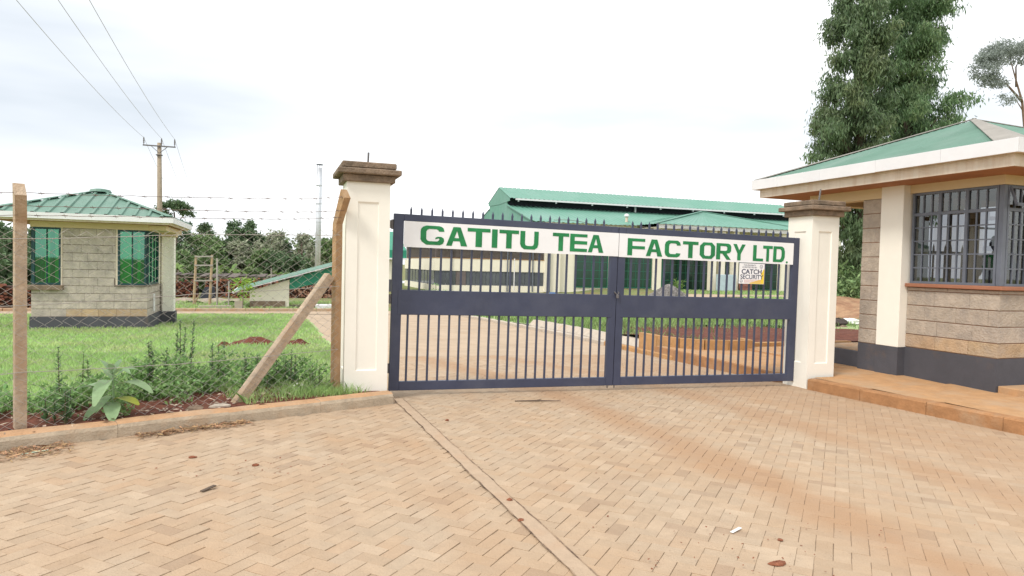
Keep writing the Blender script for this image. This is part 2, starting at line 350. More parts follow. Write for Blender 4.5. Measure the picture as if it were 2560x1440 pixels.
def thing(name, label, cat, loc, group=None):
    o = bpy.data.objects.new(name, None); COL.objects.link(o); o.location = loc; o.empty_display_size = .2
    return tag(o, label, cat, group)
def struct(name, mb, mt, smooth=False):
    o = part(name, mb, mt, None, smooth); o['kind'] = 'structure'; return o
def dup(o, loc, rz, sc, label, group=None):
    r = o.copy(); COL.objects.link(r); r.location = loc; r.rotation_euler = (0, 0, rz); r.scale = sc; r['label'] = label
    if group: r['group'] = group
    for ch in list(o.children):
        c = ch.copy(); COL.objects.link(c); c.parent = r
        for g in list(ch.children):
            d = g.copy(); COL.objects.link(d); d.parent = c
    return r
def npmesh(name, V, nper, mt, smooth=False):       # V: (n, nper, 3) array of separate polygons
    n = len(V); me = bpy.data.meshes.new(name)
    me.vertices.add(n*nper); me.vertices.foreach_set('co', V.reshape(-1).astype(np.float32))
    me.loops.add(n*nper); me.loops.foreach_set('vertex_index', np.arange(n*nper, dtype=np.int32))
    me.polygons.add(n); me.polygons.foreach_set('loop_start', np.arange(0, n*nper, nper, dtype=np.int32)); me.polygons.foreach_set('loop_total', np.full(n, nper, dtype=np.int32))
    me.materials.append(mt); me.update(calc_edges=True); me.validate()
    return me
def nppart(name, V, nper, mt, parent=None, kind=None):
    off = np.array(wloc(parent)) if parent else np.zeros(3)
    me = npmesh(name, V-off, nper, mt); o = bpy.data.objects.new(name, me); COL.objects.link(o)
    if parent: o.parent = parent
    if kind: o['kind'] = kind
    return o
def leaves(rng, C, D, Wd, L, W, fold=.0):           # diamond leaves: base C, direction D, side Wd
    C = np.asarray(C); D = D/np.linalg.norm(D, axis=1, keepdims=True)
    S = np.cross(D, Wd); S /= np.linalg.norm(S, axis=1, keepdims=True)+1e-9
    L = np.asarray(L).reshape(-1, 1); W = np.asarray(W).reshape(-1, 1)
    return np.stack([C, C+D*L*.45+S*W*.5, C+D*L, C+D*L*.45-S*W*.5], axis=1)

# ------------------------------------------------------------------ ground, lawn, roads
def grid(x0, x1, nx, y0, y1, ny, fz, skip=None):
    mb = MB(); xs = np.linspace(x0, x1, nx+1); ys = np.linspace(y0, y1, ny+1)
    ok = {}
    for j, y in enumerate(ys):
        for i, x in enumerate(xs): mb.v.append((x, y, fz(x, y)))
    for j in range(ny):
        for i in range(nx):
            if skip and skip((xs[i]+xs[i+1])/2, (ys[j]+ys[j+1])/2): continue
            a = j*(nx+1)+i; mb.f.append((a, a+1, a+nx+2, a+nx+1))
    return mb
def paved(x, y):
    return (y < 9.5 and -14 < x < 14 and fence_d(x, y) < .5) or (0.2 < x < 8.5 and y < 34)
def ground_z(x, y):
    far = 0.0
    return gz(x, y)-(0.22 if paved(x, y) or paved(x+1.2, y) or paved(x-1.2, y) or paved(x, y-1.2) or paved(x, y+1.2) else .03)+far
g = grid(-60, 90, 125, -12, 100, 93, ground_z)
ring = [(-60, -12), (90, -12), (90, 100), (-60, 100)]; big = [(-900, -900), (900, -900), (900, 1500), (-900, 1500)]
o_ = len(g.v)
for (x, y) in ring: g.v.append((x, y, -1.0))
for (x, y) in big: g.v.append((x, y, -1.6))
for i in range(4):
    j = (i+1) % 4; g.f.append((o_+i, o_+4+i, o_+4+j, o_+j))
struct('ground', g, GROUND)

# lawn behind the left fence, with its strip of bare red soil along the kerb
lawn = grid(-16, 1.28, 70, 5.0, 30.0, 100, lz, lambda x, y: fence_d(x, y) < 1.1)
struct('lawn', lawn, SOILB, True)
soil = MB(); nS = 60
for i in range(nS+1):
    t = i/nS; bx, by = -2.06-3.0+(3.4+3.0)*t, 6.54-3.0*.429+(1.46+3.0*.429)*t
    for k, dd in enumerate((.10, .3, .55, .8, 1.05, 1.45)):
        x, y = bx-dd*.394, by+dd*.919
        soil.v.append((x, y, lz(x, y)+(.012 if k < 5 else -.03)+.018*math.sin(i*1.7+k*2.1)*math.sin(i*.9)))
for i in range(nS):
    for k in range(5):
        a = i*6+k; soil.f.append((a, a+6, a+7, a+1))
struct('soil_bed', soil, REDSOIL, True)
# two low mounds of dug red soil on the lawn
rs = random.Random(4)
def mound(name, cx, cy, rx, ry, h, mt, label, cat, seed, n=18, m_=6, base=None):
    mb = MB(); r = random.Random(seed)
    for i in range(m_+1):
        q = i/m_
        for k in range(n):
            a = 2*math.pi*k/n; w = 1+.22*math.sin(3*a+seed)+.12*r.uniform(-1, 1)
            x = cx+rx*q*w*math.cos(a); y = cy+ry*q*w*math.sin(a)
            zb = base if base is not None else (lz(x, y) if x < 1.2 else gz(x, y))
            mb.v.append((x, y, zb-.03+h*(1-q)**1.15*(1+.35*r.uniform(-1, 1)*(q > 0))+.03*(1-q)))
    for i in range(m_):
        for k in range(n):
            k2 = (k+1) % n; mb.f.append((i*n+k, (i+1)*n+k, (i+1)*n+k2, i*n+k2))
    o = part(name, mb, mt, None, True); return tag(o, label, cat)
mound('soil_mound', -.35, 15.9, .75, .5, .16, REDSOIL, 'low heap of red soil on the lawn just left of the sloping fence prop', 'soil heap', 2)
mound('soil_mound', .55, 15.7, .42, .35, .14, REDSOIL, 'small heap of red soil between the sloping fence prop and the end post', 'soil heap', 5)
mound('soil_mound', -.95, 15.4, .25, .2, .10, REDSOIL, 'smallest red soil patch on the lawn, leftmost of the three', 'soil heap', 8)

# road crossing behind the lawn, and its far kerb
rd = grid(-16, 8.2, 12, 29.6, 32.2, 2, lambda x, y: gz(x, y)+.012)
struct('road', rd, ROADM)
kb = struct('kerb', MB().box(-16, 2.9, 32.2, 32.5, gz(-3, 32)-.2, gz(-3, 32)+.02), CONC)
kbm = MB().box(-.49, .49, -.09, .09, -.2, .13, .015).mesh('kerb_stone', CONC)
for i in range(18): inst('kerb_stone', kbm, kb, (-14.6+i*1.0, 32.34, gz(-14.6+i, 32.3)+.01))
# driveway beyond the pavers
dv = grid(.9, 7.9, 8, 12.6, 33, 30, lambda x, y: gz(x, y)-.004)
drive = struct('driveway', dv, ROADM)
rdb = grid(7.6, 62, 30, 52, 57, 2, lambda x, y: gz(x, y)+.02)
struct('factory_road', rdb, ROADM)
kb2 = struct('far_kerb', MB().box(14, 64, 57.0, 57.25, -.95, gz(30, 57)+.12), CONC)

# ------------------------------------------------------------------ pavers (45 degree herringbone)
pvb = grid(-4.2, 8.6, 26, 0.2, 13.2, 26, lambda x, y: gz(x, y)-.0045, lambda x, y: fence_d(x, y) > .12 and x < 1.2)
paving = struct('brick_paving', pvb, JOINT)
def walk_x(y): return 7.62+(8.18-y)*.112 if y < 8.2 else 7.62
rng = random.Random(11); cells = []
a_ = .10; c45 = math.sqrt(.5)
for i in range(-40, 150):
    for j in range(-90, 110):
        k = (i-j) % 4
        if k == 0: p, q, ang = i+1, j+.5, 0
        elif k == 3: p, q, ang = i+.5, j+1, 90
        else: continue
        p *= a_; q *= a_
        x = (p-q)*c45+1.5; y = (p+q)*c45+1.2
        if y < .9 or y > 13.0 or x < -4 or x > walk_x(y)+.1: continue
        if fence_d(x, y) > .02 and x < 1.24: continue
        if y > 8.0 and x < 1.2: continue
        cells.append((x, y, ang+45))
vis = []
for c in cells:
    p = proj((c[0], c[1], gz(c[0], c[1])))
    ok = p and -30 < p[0] < 2590 and 0 < p[1] < 1460
    vis.append((0 if ok else 1, math.hypot(c[0], c[1]), c))
vis.sort()
def paver_shape(rz, jit, L=.2, W=.1):
    g_ = rng.choice((.0003, .0006, .0010, .0015, .0026)); h = rng.uniform(-.0015, .0015); hl, hw = L/2-g_, W/2-rng.choice((.0003, .0005, .0009, .0013, .0024)); b = .0016
    ca, sa = math.cos(rz+jit), math.sin(rz+jit)
    P = []
    for (s, z) in ((0, -.03), (0, -b+h), (b, h)):
        for (u, v) in ((-1, -1), (1, -1), (1, 1), (-1, 1)):
            x, y = u*(hl-s), v*(hw-s); P.append((x*ca-y*sa, x*sa+y*ca, z))
    F = [(8, 9, 10, 11)]
    for l in (0, 4):
        for k in range(4): F.append((l+k, l+(k+1) % 4, l+4+(k+1) % 4, l+4+k))
    return P, F
pmesh = []
for k in range(16):
    P, F = paver_shape(0, rng.uniform(-.008, .008)); pmesh.append(MB().add(P, F).mesh('paver', PAVER))
rest = MB()
for n_, (_, _, (x, y, a)) in enumerate(vis):
    z = gz(x, y)
    if n_ < 300: inst('paver', rng.choice(pmesh), paving, (x, y, z+rng.uniform(-.0015, .0015)), R_(a))
    else:
        P, F = paver_shape(R_(a), rng.uniform(-.01, .01)); rest.add([(px+x, py+y, pz+z) for px, py, pz in P], F)
part('pavers', rest, PAVER, paving, kind='stuff')

# concrete strip set in the paving, its edges cracked open
st = MB(); rr = random.Random(3)
L_, R__ = [], []
for i in range(61):
    y = .9+(8.3-.9)*i/60; xl = 1.412+(8.0-y)*.030+rr.uniform(-.008, .008); xr = 1.525+(8.2-y)*.030+rr.uniform(-.005, .005)
    L_.append((xl, y)); R__.append((xr, y))
for i in range(60):
    for (A, B, zo) in ((L_, R__, .006),):
        st.quad(*[(x, y, gz(x, y)+zo) for x, y in (A[i], B[i], B[i+1], A[i+1])])
struct('drainage_strip', st, STRIPM)
ck = MB()
for side, base in ((-1, L_), (1, R__)):
    for i in range(60):
        w0 = .010*rr.uniform(.4, 1.5); w1 = .010*rr.uniform(.4, 1.5)
        (x0, y0), (x1, y1) = base[i], base[i+1]
        ck.quad((x0-w0/2, y0, gz(x0, y0)+.008), (x0+w0/2, y0, gz(x0, y0)+.008), (x1+w1/2, y1, gz(x1, y1)+.008), (x1-w1/2, y1, gz(x1, y1)+.008))
struct('strip_joint', ck, mat('dirt_in_crack', (.10, .065, .045), 1, .4, 25, .2, col2=(.42, .30, .2), stain=.5, sscale=7))

# ------------------------------------------------------------------ kerbs and walkway
ke = Vector((3.4, 1.46, 0)).normalized(); kn = Vector((-ke.y, ke.x, 0))
kerb = struct('front_kerb', MB().beam((-6.0, 6.54-3.94*.4294+.06, -.14), (1.25, 7.90+.06, -.17), .13, .2), CONC)
k0 = Vector((1.36, 8.0, 0))
s_ = 0
for i in range(9):
    ln = .98 if i else .92
    a = k0-ke*(s_+.0012); b = k0-ke*(s_+ln-.0012); s_ += ln
    prof = [(0, -.1), (0.0, .085), (.012, .118), (.04, .135), (.15, .138), (.17, .12), (.17, -.1)]
    mb = MB(); r = random.Random(i)
    n = len(prof); dz = r.uniform(-.004, .004); dx = r.uniform(-.005, .005)
    segs = 5
    for q in range(segs+1):
        c = a.lerp(b, q/segs); z = gz(c.x, c.y)+dz
        w = 0 if 0 < q < segs else .004
        for (d, h) in prof:
            p = c+kn*(d+dx+w*(1 if d < .05 else 0)+r.uniform(-.0025, .0025)); mb.v.append((p.x, p.y, z+h-w*(h > .1)+r.uniform(-.002, .002)))
    for q in range(segs):
        for k in range(n-1): mb.f.append((q*n+k, q*n+k+1, (q+1)*n+k+1, (q+1)*n+k))
    mb.f.append(tuple(range(n))[::-1]); mb.f.append(tuple(segs*n+k for k in range(n)))
    ko = part('kerb_stone', mb, KERBM, kerb, False); ko.data.materials.append(KERBT)
    for f in ko.data.polygons:
        if f.normal.z > .6: f.material_index = 1
# walkway on the right, outside and inside the gate
wk = MB(); ys = [3.0, 4.2, 5.2, 6.3, 7.3, 8.2]
for i in range(len(ys)-1):
    y0, y1 = ys[i], ys[i+1]
    wk.add([(walk_x(y0)+.12, y0, .0), (14, y0, .0), (14, y1, .02), (walk_x(y1)+.12, y1, .02)], [(0, 1, 2, 3)])
wk.prism([(9.2, 8.2), (14, 8.2), (14, 12.2), (9.2, 12.2)], -.4, .015); wk.prism([(8.17, 8.2), (9.2, 8.2), (9.2, 8.95), (8.17, 8.95)], -.4, .01)
walk = struct('walkway', wk, WALKM)
wkk = struct('walkway_kerb', MB().box(8.15, 8.2, 3.0, 7.6, -.3, -.05), CONC)
yy = 8.2
while yy > 3.1:
    y1 = max(3.0, yy-rr.uniform(.85, 1.0)); r = random.Random(int(yy*100)); mb = MB()
    for q in range(5):
        y = yy+(y1-yy)*q/4; x = walk_x(y); y2 = y-(.003 if q == 0 else 0)+(.003 if q == 4 else 0); t = .006+.0
        for (d, z) in ((0, gz(x, y)-.05), (0, -.022), (.012, -.004), (.14, .004)):
            mb.v.append((x+d+r.uniform(-.003, .003), y2, z+t+r.uniform(-.003, .003)))
    for q in range(4):
        for k in range(3): mb.f.append((q*4+k, q*4+k+1, (q+1)*4+k+1, (q+1)*4+k))
    mb.f += [(3, 2, 1, 0), (16, 17, 18, 19)]
    part('kerb_stone', mb, WALKE, wkk); yy = y1
# inside the gate: low walk, kerb, tall ramp kerbs, planter wall, red soil, yard
inwalk = struct('inner_walkway', MB().prism([(7.64, 8.95), (9.2, 8.95), (9.2, 11.75), (8.2, 11.95), (7.64, 12.6)], -.35, -.03), WALKE)
struct('inner_walkway_top', MB().prism([(7.68, 8.95), (9.2, 8.95), (9.2, 11.75), (8.2, 11.95), (7.68, 12.6)], -.03, -.018), WALKM)
ikerb = struct('driveway_kerb', MB().box(7.65, 7.72, 12, 33, -1.0, -.95), CONC)
ikm = MB().box(-.07, .07, -.49, .49, -.25, .10, .02).mesh('kerb_stone', ORANGEC)
ikl = MB().box(-.07, .07, -.49, .49, -.25, .10, .02).mesh('kerb_stone', LIGHTC)
for i in range(20):
    y = 12.4+i; x = 7.68-.0042*max(0, y-13)**1.6*.5
    inst('kerb_stone', ikm if i < 3 else ikl, ikerb, (x, y, gz(x, y)), R_(1.2 if i > 4 else 0))
slabm = MB().add([(0, -.49, -.2), (.32, -.49, -.2), (.32, -.49, .25), (.16, -.49, .25), (.02, -.49, .10), (0, .49, -.2), (.32, .49, -.2), (.32, .49, .25), (.16, .49, .25), (.02, .49, .10)],
                 [(0, 1, 2, 3, 4), (9, 8, 7, 6, 5), (0, 5, 6, 1), (1, 6, 7, 2), (2, 7, 8, 3), (3, 8, 9, 4), (4, 9, 5, 0)]).mesh('ramp_slab', LIGHTC)
ramp = struct('ramp_edge', MB().box(7.9, 8.0, 13.6, 20.6, -.9, -.6), LIGHTC)
for i in range(7): inst('ramp_slab', slabm, ramp, (7.765, 14.0+i, gz(8.1, 14+i)))
pw = thing('planter_wall', 'low curved orange-stained concrete planter wall behind the right gate leaf', 'wall', (8.4, 11.8, -.1))
pts = [(7.80, 13.45), (7.83, 12.75), (8.0, 12.2), (8.35, 11.85), (8.8, 11.70), (9.35, 11.66), (9.40, 12.1)]
for i in range(len(pts)-1):
    (x0, y0), (x1, y1) = pts[i], pts[i+1]
    part('wall_block', MB().beam((x0, y0, -.03), (x1, y1, -.03), .12, .42), ORANGEC, pw)
sw = thing('step_wall', 'low straight orange step right of the curved planter wall, behind the gate', 'wall', (10.6, 11.9, -.1))
part('wall_block', MB().box(9.50, 12.2, 11.85, 12.0, -.3, .10, .01), ORANGEC, sw)
struct('red_soil_bed', grid(8.0, 16.5, 34, 12.0, 20.5, 34, lambda x, y: gz(x, y)+.27*(1-sm(13, 20, y))+.06+.04*math.sin(x*2.1)*math.sin(y*1.3), lambda x, y: (x < 8.4 and y < 12.4)), REDSOIL, True)
struct('yard_lawn', grid(8.02, 40, 64, 12.6, 50, 75, lambda x, y: gz(x, y)+.20*(1-sm(14, 26, y))+.03*math.sin(x*1.1)*math.sin(y*.9), lambda x, y: (9.0 < x < 16 and y < 20) or (x < 36 and y > 44)), SOILB, True)

# ------------------------------------------------------------------ gate pillars
def gate_pillar(label, x0, x1, y0, y1, zb, zt, cap_label, rod):
    t = thing('gate_pillar', label, 'pillar', ((x0+x1)/2, (y0+y1)/2, zb))
    mb = MB(); ins, d = .13, .016
    pz0, pz1 = zt-2.24, zt-.23
    cs = [(x0, y0), (x1, y0), (x1, y1), (x0, y1)]
    for i in range(4):
        a = Vector((*cs[i], 0)); b = Vector((*cs[(i+1) % 4], 0)); e = (b-a).normalized(); w = (b-a).length; nrm = Vector((e.y, -e.x, 0))
        P = lambda u, z, k=0: tuple(a+e*u-nrm*k+Vector((0, 0, z)))
        us = [0, ins, w-ins, w]
        mb.quad(P(0, zb-.25), P(w, zb-.25), P(w, pz0), P(0, pz0)); mb.quad(P(0, pz1), P(w, pz1), P(w, zt), P(0, zt))
        mb.quad(P(0, pz0), P(ins, pz0), P(ins, pz1), P(0, pz1)); mb.quad(P(w-ins, pz0), P(w, pz0), P(w, pz1), P(w-ins, pz1))
        B = .012
        o4 = [(ins, pz0), (w-ins, pz0), (w-ins, pz1), (ins, pz1)]; i4 = [(ins+B, pz0+B), (w-ins-B, pz0+B), (w-ins-B, pz1-B*1.6), (ins+B, pz1-B*1.6)]
        for k in range(4):
            k2 = (k+1) % 4; mb.quad(P(*o4[k]), P(*o4[k2]), P(*i4[k2], d), P(*i4[k], d))
        mb.quad(*[P(*q, d) for q in i4])
    part('shaft', mb, CREAMW, t)
    cp = part('cap', MB().box(x0-.05, x1+.05, y0-.05, y1+.05, zt, zt+.085, .008), CAPC, t, label=cap_label)
    part('cap_slab', MB().box(x0-.115, x1+.115, y0-.115, y1+.115, zt+.085, zt+.15, .01), CAPC, cp)
    part('cap_block', MB().box(x0-.062, x1+.062, y0-.062, y1+.062, zt+.158, zt+.232, .012), CAPC, cp)
    part('cap_joint', MB().box(x0-.04, x1+.04, y0-.04, y1+.04, zt+.14, zt+.16), CAPC, cp)
    part('steel_rod', MB().tube([(rod[0], rod[1], zt+.2), (rod[0]+rod[2]*.5, rod[1], zt+.2+rod[3]*.5), (rod[0]+rod[2], rod[1], zt+.2+rod[3])], .012, 8), RODM, t)
    return t
gate_pillar('left cream gate pillar with a weathered brown cap, beside the concrete fence post', .81, 1.32, 8.25, 8.76, .02, 2.545, 'brown weathered cap with a split top block', (1.08, 8.5, .005, .19))
gate_pillar('right cream gate pillar with a brown cap, in front of the gatehouse eave', 7.65, 8.16, 8.25, 8.76, -.14, 2.46, 'orange-brown stepped cap', (7.87, 8.38, .03, .22))

# ------------------------------------------------------------------ gate leaves
def poly_mesh(name, loops, mt, ext=.0015, to=None):
    cu_ = bpy.data.curves.new(name, 'CURVE'); cu_.dimensions = '2D'; cu_.fill_mode = 'BOTH'; cu_.extrude = ext
    for lp in loops:
        sp = cu_.splines.new('POLY'); sp.points.add(len(lp)-1); sp.use_cyclic_u = True
        for p, (x, y) in zip(sp.points, lp): p.co = (x, y, 0, 1)
    ob = bpy.data.objects.new(name, cu_); COL.objects.link(ob)
    dg = bpy.context.evaluated_depsgraph_get(); me = bpy.data.meshes.new_from_object(ob.evaluated_get(dg)); me.name = name
    bpy.data.objects.remove(ob); bpy.data.curves.remove(cu_)
    me.transform(to if to is not None else Matrix.Rotation(math.pi/2, 4, 'X')); me.materials.clear(); me.materials.append(mt); return me
def arc(cx, cy, rx, ry, a0, a1, n=6): return [(cx+rx*math.cos(R_(a0+(a1-a0)*i/n)), cy+ry*math.sin(R_(a0+(a1-a0)*i/n))) for i in range(n+1)]
T_ = .25; B_ = .17
def cham(w=1, c=.22): return [(c, 0), (w-c, 0), (w, c), (w, 1-c), (w-c, 1), (c, 1), (0, 1-c), (0, c)]
LET = {
 'G': [[(.24, 0), (.82, 0), (.95, .08), (1, .22), (.98, .36), (.88, .44), (.72, .44), (.64, .40), (.62, .30), (.70, .33), (.76, .36), (.80, .32), (.77, .24), (.70, .19), (.36, .19), (.27, .24), (.24, .33), (.24, .68), (.28, .78), (.36, .83), (.66, .83), (.74, .79), (.77, .71), (1, .72), (.97, .88), (.88, .97), (.78, 1), (.24, 1), (.10, .94), (.02, .83), (0, .70), (0, .28), (.05, .16)]],
 'A': [[(0, 0), (.26, 0), (.33, .25), (.64, .25), (.70, 0), (1, 0), (.66, 1), (.32, 1)], [(.38, .42), (.50, .80), (.60, .42)]],
 'T': [[(.36, 0), (.64, 0), (.64, .81), (1, .81), (1, 1), (0, 1), (0, .81), (.36, .81)]],
 'I': [[(0, 0), (1, 0), (1, 1), (0, 1)]],
 'U': [[(.22, 0), (.80, 0), (.95, .12), (1, .30), (1, 1), (.76, 1), (.76, .34), (.72, .22), (.62, .19), (.40, .19), (.30, .22), (.26, .34), (.26, 1), (0, 1), (0, .28), (.06, .12)]],
 'E': [[(0, 0), (1, 0), (1, .18), (.26, .18), (.26, .42), (1, .42), (1, .61), (.26, .61), (.26, .83), (1, .83), (1, 1), (0, 1)]],
 'F': [[(0, 0), (.27, 0), (.27, .38), (1, .38), (1, .56), (.27, .56), (.27, .83), (1, .83), (1, 1), (0, 1)]],
 'C': [[(.22, 0), (.78, 0), (.93, .08), (1, .24), (.74, .26), (.68, .19), (.36, .19), (.28, .25), (.26, .34), (.26, .66), (.29, .77), (.37, .83), (.66, .83), (.74, .79), (.76, .71), (1, .72), (.95, .90), (.80, 1), (.22, 1), (.06, .90), (0, .74), (0, .26), (.06, .10)]],
 'O': [cham(1, .22), [(.36, .18), (.28, .26), (.28, .74), (.36, .83), (.66, .83), (.73, .74), (.73, .26), (.66, .18)]],
 'R': [[(0, 0), (.27, 0), (.27, .36), (.42, .36), (.72, 0), (1, 0), (.70, .37), (.90, .42), (1, .54), (1, .82), (.92, .95), (.78, 1), (0, 1)], [(.27, .54), (.27, .83), (.66, .83), (.73, .76), (.73, .60), (.66, .54)]],
 'Y': [[(.36, 0), (.63, 0), (.63, .40), (1, 1), (.72, 1), (.50, .62), (.28, 1), (0, 1), (.36, .42)]],
 'L': [[(0, 0), (1, 0), (1, .17), (.33, .17), (.33, 1), (0, 1)]],
 'D': [[(0, 0), (.72, 0), (.90, .10), (1, .32), (1, .68), (.92, .90), (.74, 1), (0, 1)], [(.27, .17), (.27, .83), (.60, .83), (.70, .74), (.72, .60), (.72, .40), (.68, .24), (.60, .17)]],
 '.': [[(.5+.5*math.cos(2*math.pi*k/12), .5+.5*math.sin(2*math.pi*k/12)) for k in range(12)]],
}
TILT = .0135; GY = 8.55; LW, GH = 3.125, 2.215
barm = None
def gate_leaf(label, x0, z0, left, letters, sz):
    t = thing('gate_leaf', label, 'gate', (x0, GY, z0), 'pair of steel gate leaves'); t.rotation_euler = (0, TILT, 0)
    # built in leaf coordinates (u along the leaf, y depth, w height), so parts sit under the tilted root
    def P(name, mb, mt, par=None, smooth=False, label=None):
        o = bpy.data.objects.new(name, mb.mesh(name, mt, (0, 0, 0), smooth)); COL.objects.link(o); o.parent = par or t
        if label: o['label'] = label
        return o
    hs = .125; cs_ = .112; d = .03
    uA, uB = (hs, LW-cs_) if left else (cs_, LW-hs)
    P('stile', MB().box(0, uA, -d, d, 0, GH, .004), SLATE); P('stile', MB().box(uB, LW, -d, d, 0, GH, .004), SLATE)
    P('top_rail', MB().box(uA, uB, -d+.001, d-.001, GH-.085, GH, .004), SLATE)
    P('bottom_rail', MB().box(uA, uB, -d+.001, d-.001, 0, .115, .004), SLATE)
    P('middle_panel', MB().box(uA-.05, uB+.05, -d-.004, d-.004, .955, 1.268, .004), SLATE)
    u0, u1 = (.215, 2.905) if left else (.22, 2.91)
    n = 21
    ml = MB().box(-.0125, .0125, -.0125, .0125, .113, .957, .002).mesh('bar', SLATE)
    mu_ = MB().box(-.0125, .0125, -.0125, .0125, 1.266, GH-.083, .002).mesh('bar', SLATE)
    ms_ = MB().add([(-.011, -.011, GH-.002), (.011, -.011, GH-.002), (.011, .011, GH-.002), (-.011, .011, GH-.002),
                    (-.012, -.012, GH+.06), (.012, -.012, GH+.06), (.012, .012, GH+.06), (-.012, .012, GH+.06), (0, 0, GH+.105)],
                   [(0, 1, 5, 4), (1, 2, 6, 5), (2, 3, 7, 6), (3, 0, 4, 7), (4, 5, 8), (5, 6, 8), (6, 7, 8), (7, 4, 8)]).mesh('spike', SLATE)
    for k in range(n):
        u = u0+(u1-u0)*k/(n-1)
        for me, nm in ((ml, 'bar'), (mu_, 'bar'), (ms_, 'spike')):
            o = bpy.data.objects.new(nm, me); COL.objects.link(o); o.parent = t; o.location = (u, 0, 0)
    # hinges / latch
    for w in (.28, 1.15, 2.08):
        u = -.012 if left else LW+.012
        P('hinge', MB().tube([(u, 0, w-.06), (u, 0, w+.06)], .017, 8), RODM)
        P('hinge_plate', MB().box(u-.05, u+.05, .0, .008, w-.05, w+.05), RODM)
    ub = LW-.05 if left else .05
    P('drop_bolt', MB().tube([(ub, .04, .28), (ub, .04, -.045)], .008, 8), RODM)
    # sign board and letters
    sb = P('sign_board', MB().box(uA+.002 if left else .0, LW if left else uB, -d-.012, -d-.006, 1.80+(.005 if left else 0), GH-.087), SIGNW, label='white board with hand-painted green capitals')
    for ch, a, b, zb, zt in letters:
        me = poly_mesh('letter', [[(x*(b-a), y*(zt-zb)) for x, y in lp] for lp in LET[ch]], SIGNG)
        o = bpy.data.objects.new('letter', me); COL.objects.link(o); o.parent = sb; o.location = (a, -d-.0140, zb)
    return t, P
gx = lambda u: u
LL = [('G', .335, .640), ('A', .668, .945), ('T', .945, 1.252), ('I', 1.275, 1.350), ('T', 1.375, 1.645), ('U', 1.667, 1.925), ('T', 2.130, 2.368), ('E', 2.385, 2.640), ('A', 2.655, 2.890)]
RL = [('F', .13, .405), ('A', .425, .690), ('C', .728, .990), ('T', 1.025, 1.285), ('O', 1.313, 1.575), ('R', 1.597, 1.855), ('Y', 1.890, 2.110), ('L', 2.250, 2.435), ('T', 2.430, 2.605), ('D', 2.620, 2.835), ('.', 2.862, 2.898)]
LETTERS_L = [(c, a, b, 1.845, 2.085) for c, a, b in LL]
LETTERS_R = [(c, a, b, (1.83 if c != '.' else 1.815), (2.068 if c != '.' else 1.848)) for c, a, b in RL]
leafL, PL = gate_leaf('left leaf of the slate grey steel gate with GATITU TEA painted on its board', 1.385, 0.0, True, LETTERS_L, 0)
leafR, PR = gate_leaf('right leaf of the slate grey steel gate with FACTORY LTD painted on its board', 1.385+LW+.008, -.0425, False, LETTERS_R, 0)
PL('latch_chain', MB().tube([(LW-.03, -.045, 1.30), (LW+.005, -.055, 1.27), (LW+.03, -.045, 1.30), (LW+.02, .0, 1.33), (LW-.02, .0, 1.33), (LW-.03, -.045, 1.30)], .009, 6).box(LW-.015, LW+.022, -.07, -.045, 1.225, 1.27, .004), RODM)
# notice on the right leaf (its own thing): hangs just under the board
def text_mesh(name, body, size, mt, width=None, bold=0):
    cu_ = bpy.data.curves.new(name, 'FONT'); cu_.body = body; cu_.size = size; cu_.extrude = .0004; cu_.align_x = 'CENTER'; cu_.offset = bold
    ob = bpy.data.objects.new(name, cu_); COL.objects.link(ob)
    dg = bpy.context.evaluated_depsgraph_get(); me = bpy.data.meshes.new_from_object(ob.evaluated_get(dg)); me.name = name
    bpy.data.objects.remove(ob); bpy.data.curves.remove(cu_)
    if width:
        co = [v.co.x for v in me.vertices]; w = max(co)-min(co)
        me.transform(Matrix.Diagonal((width/w, 1, 1, 1)))
    me.transform(Matrix.Rotation(math.pi/2, 4, 'X')); me.materials.clear(); me.materials.append(mt); return me
nx0, nz0 = 6.545, 1.415
nb = thing('notice', 'small white and yellow security notice hanging below the board on the right gate leaf', 'notice', (nx0, GY-.055, nz0)); nb.rotation_euler = (0, TILT, 0)
def NP(name, me, loc):
    o = bpy.data.objects.new(name, me); COL.objects.link(o); o.parent = nb; o.location = loc; return o
NW, NH = .455, .305
NP('panel', MB().box(0, NW, 0, .004, 0, NH).mesh('panel', SIGNW), (0, 0, 0))
NP('yellow_field', poly_mesh('yellow_field', [[(.18, .004)]+[(.18+.27*q, .004+.078*q**.8) for q in (.15, .3, .5, .7, .85)]+[(.40, .15), (.435, .22), (.451, .225), (.451, .004)]], YELL, .0003), (0, -.0004, 0))
for body, size, w, cx, cz, mt, bo in (('THIS PROPERTY', .03, .22, .185, .268, NAVY, 0), ('IS PROTECTED BY', .03, .26, .185, .236, NAVY, 0), ('CATCH', .098, .36, .225, .150, NAVY, .002), ('SECURITY', .09, .41, .228, .074, NAVY, .001)):
    NP('lettering', text_mesh('lettering', body, size, mt, w, bo), (cx, -.0012, cz))
for cx, cz, r in ((.395, .262, .027), (.042, .04, .024)):
    NP('emblem', poly_mesh('emblem', [[(r*math.cos(a), r*math.sin(a)) for a in np.linspace(0, 6.1, 20)], [(r*.82*math.cos(a), r*.82*math.sin(a)) for a in np.linspace(0, 6.1, 20)], [(-r*.5, .1*r), (-r*.1, -r*.5), (r*.6, r*.45), (-r*.1, -r*.1)]], NAVY, .0003), (cx, -.0014, cz))
for k in range(4): NP('small_print', MB().box(.09, .40, 0, .0006, .058-k*.013, .062-k*.013).mesh('small_print', PINKP), (0, -.0018, 0))
# thin chain of barbed wire run along behind the spikes
tw = MB(); r = random.Random(6); pp = []
for i in range(40): 
    u = i/39; x = 3.6+2.9*u; pp.append((x, 8.62, 2.262-TILT*(x-1.4)+.018*math.sin(u*19)-.02*math.sin(math.pi*u)))
tw.tube(pp, .003, 4)
tag(part('barbed_wire', tw, RUSTW), 'loose strand of barbed wire run behind the spikes on top of the gate', 'wire')

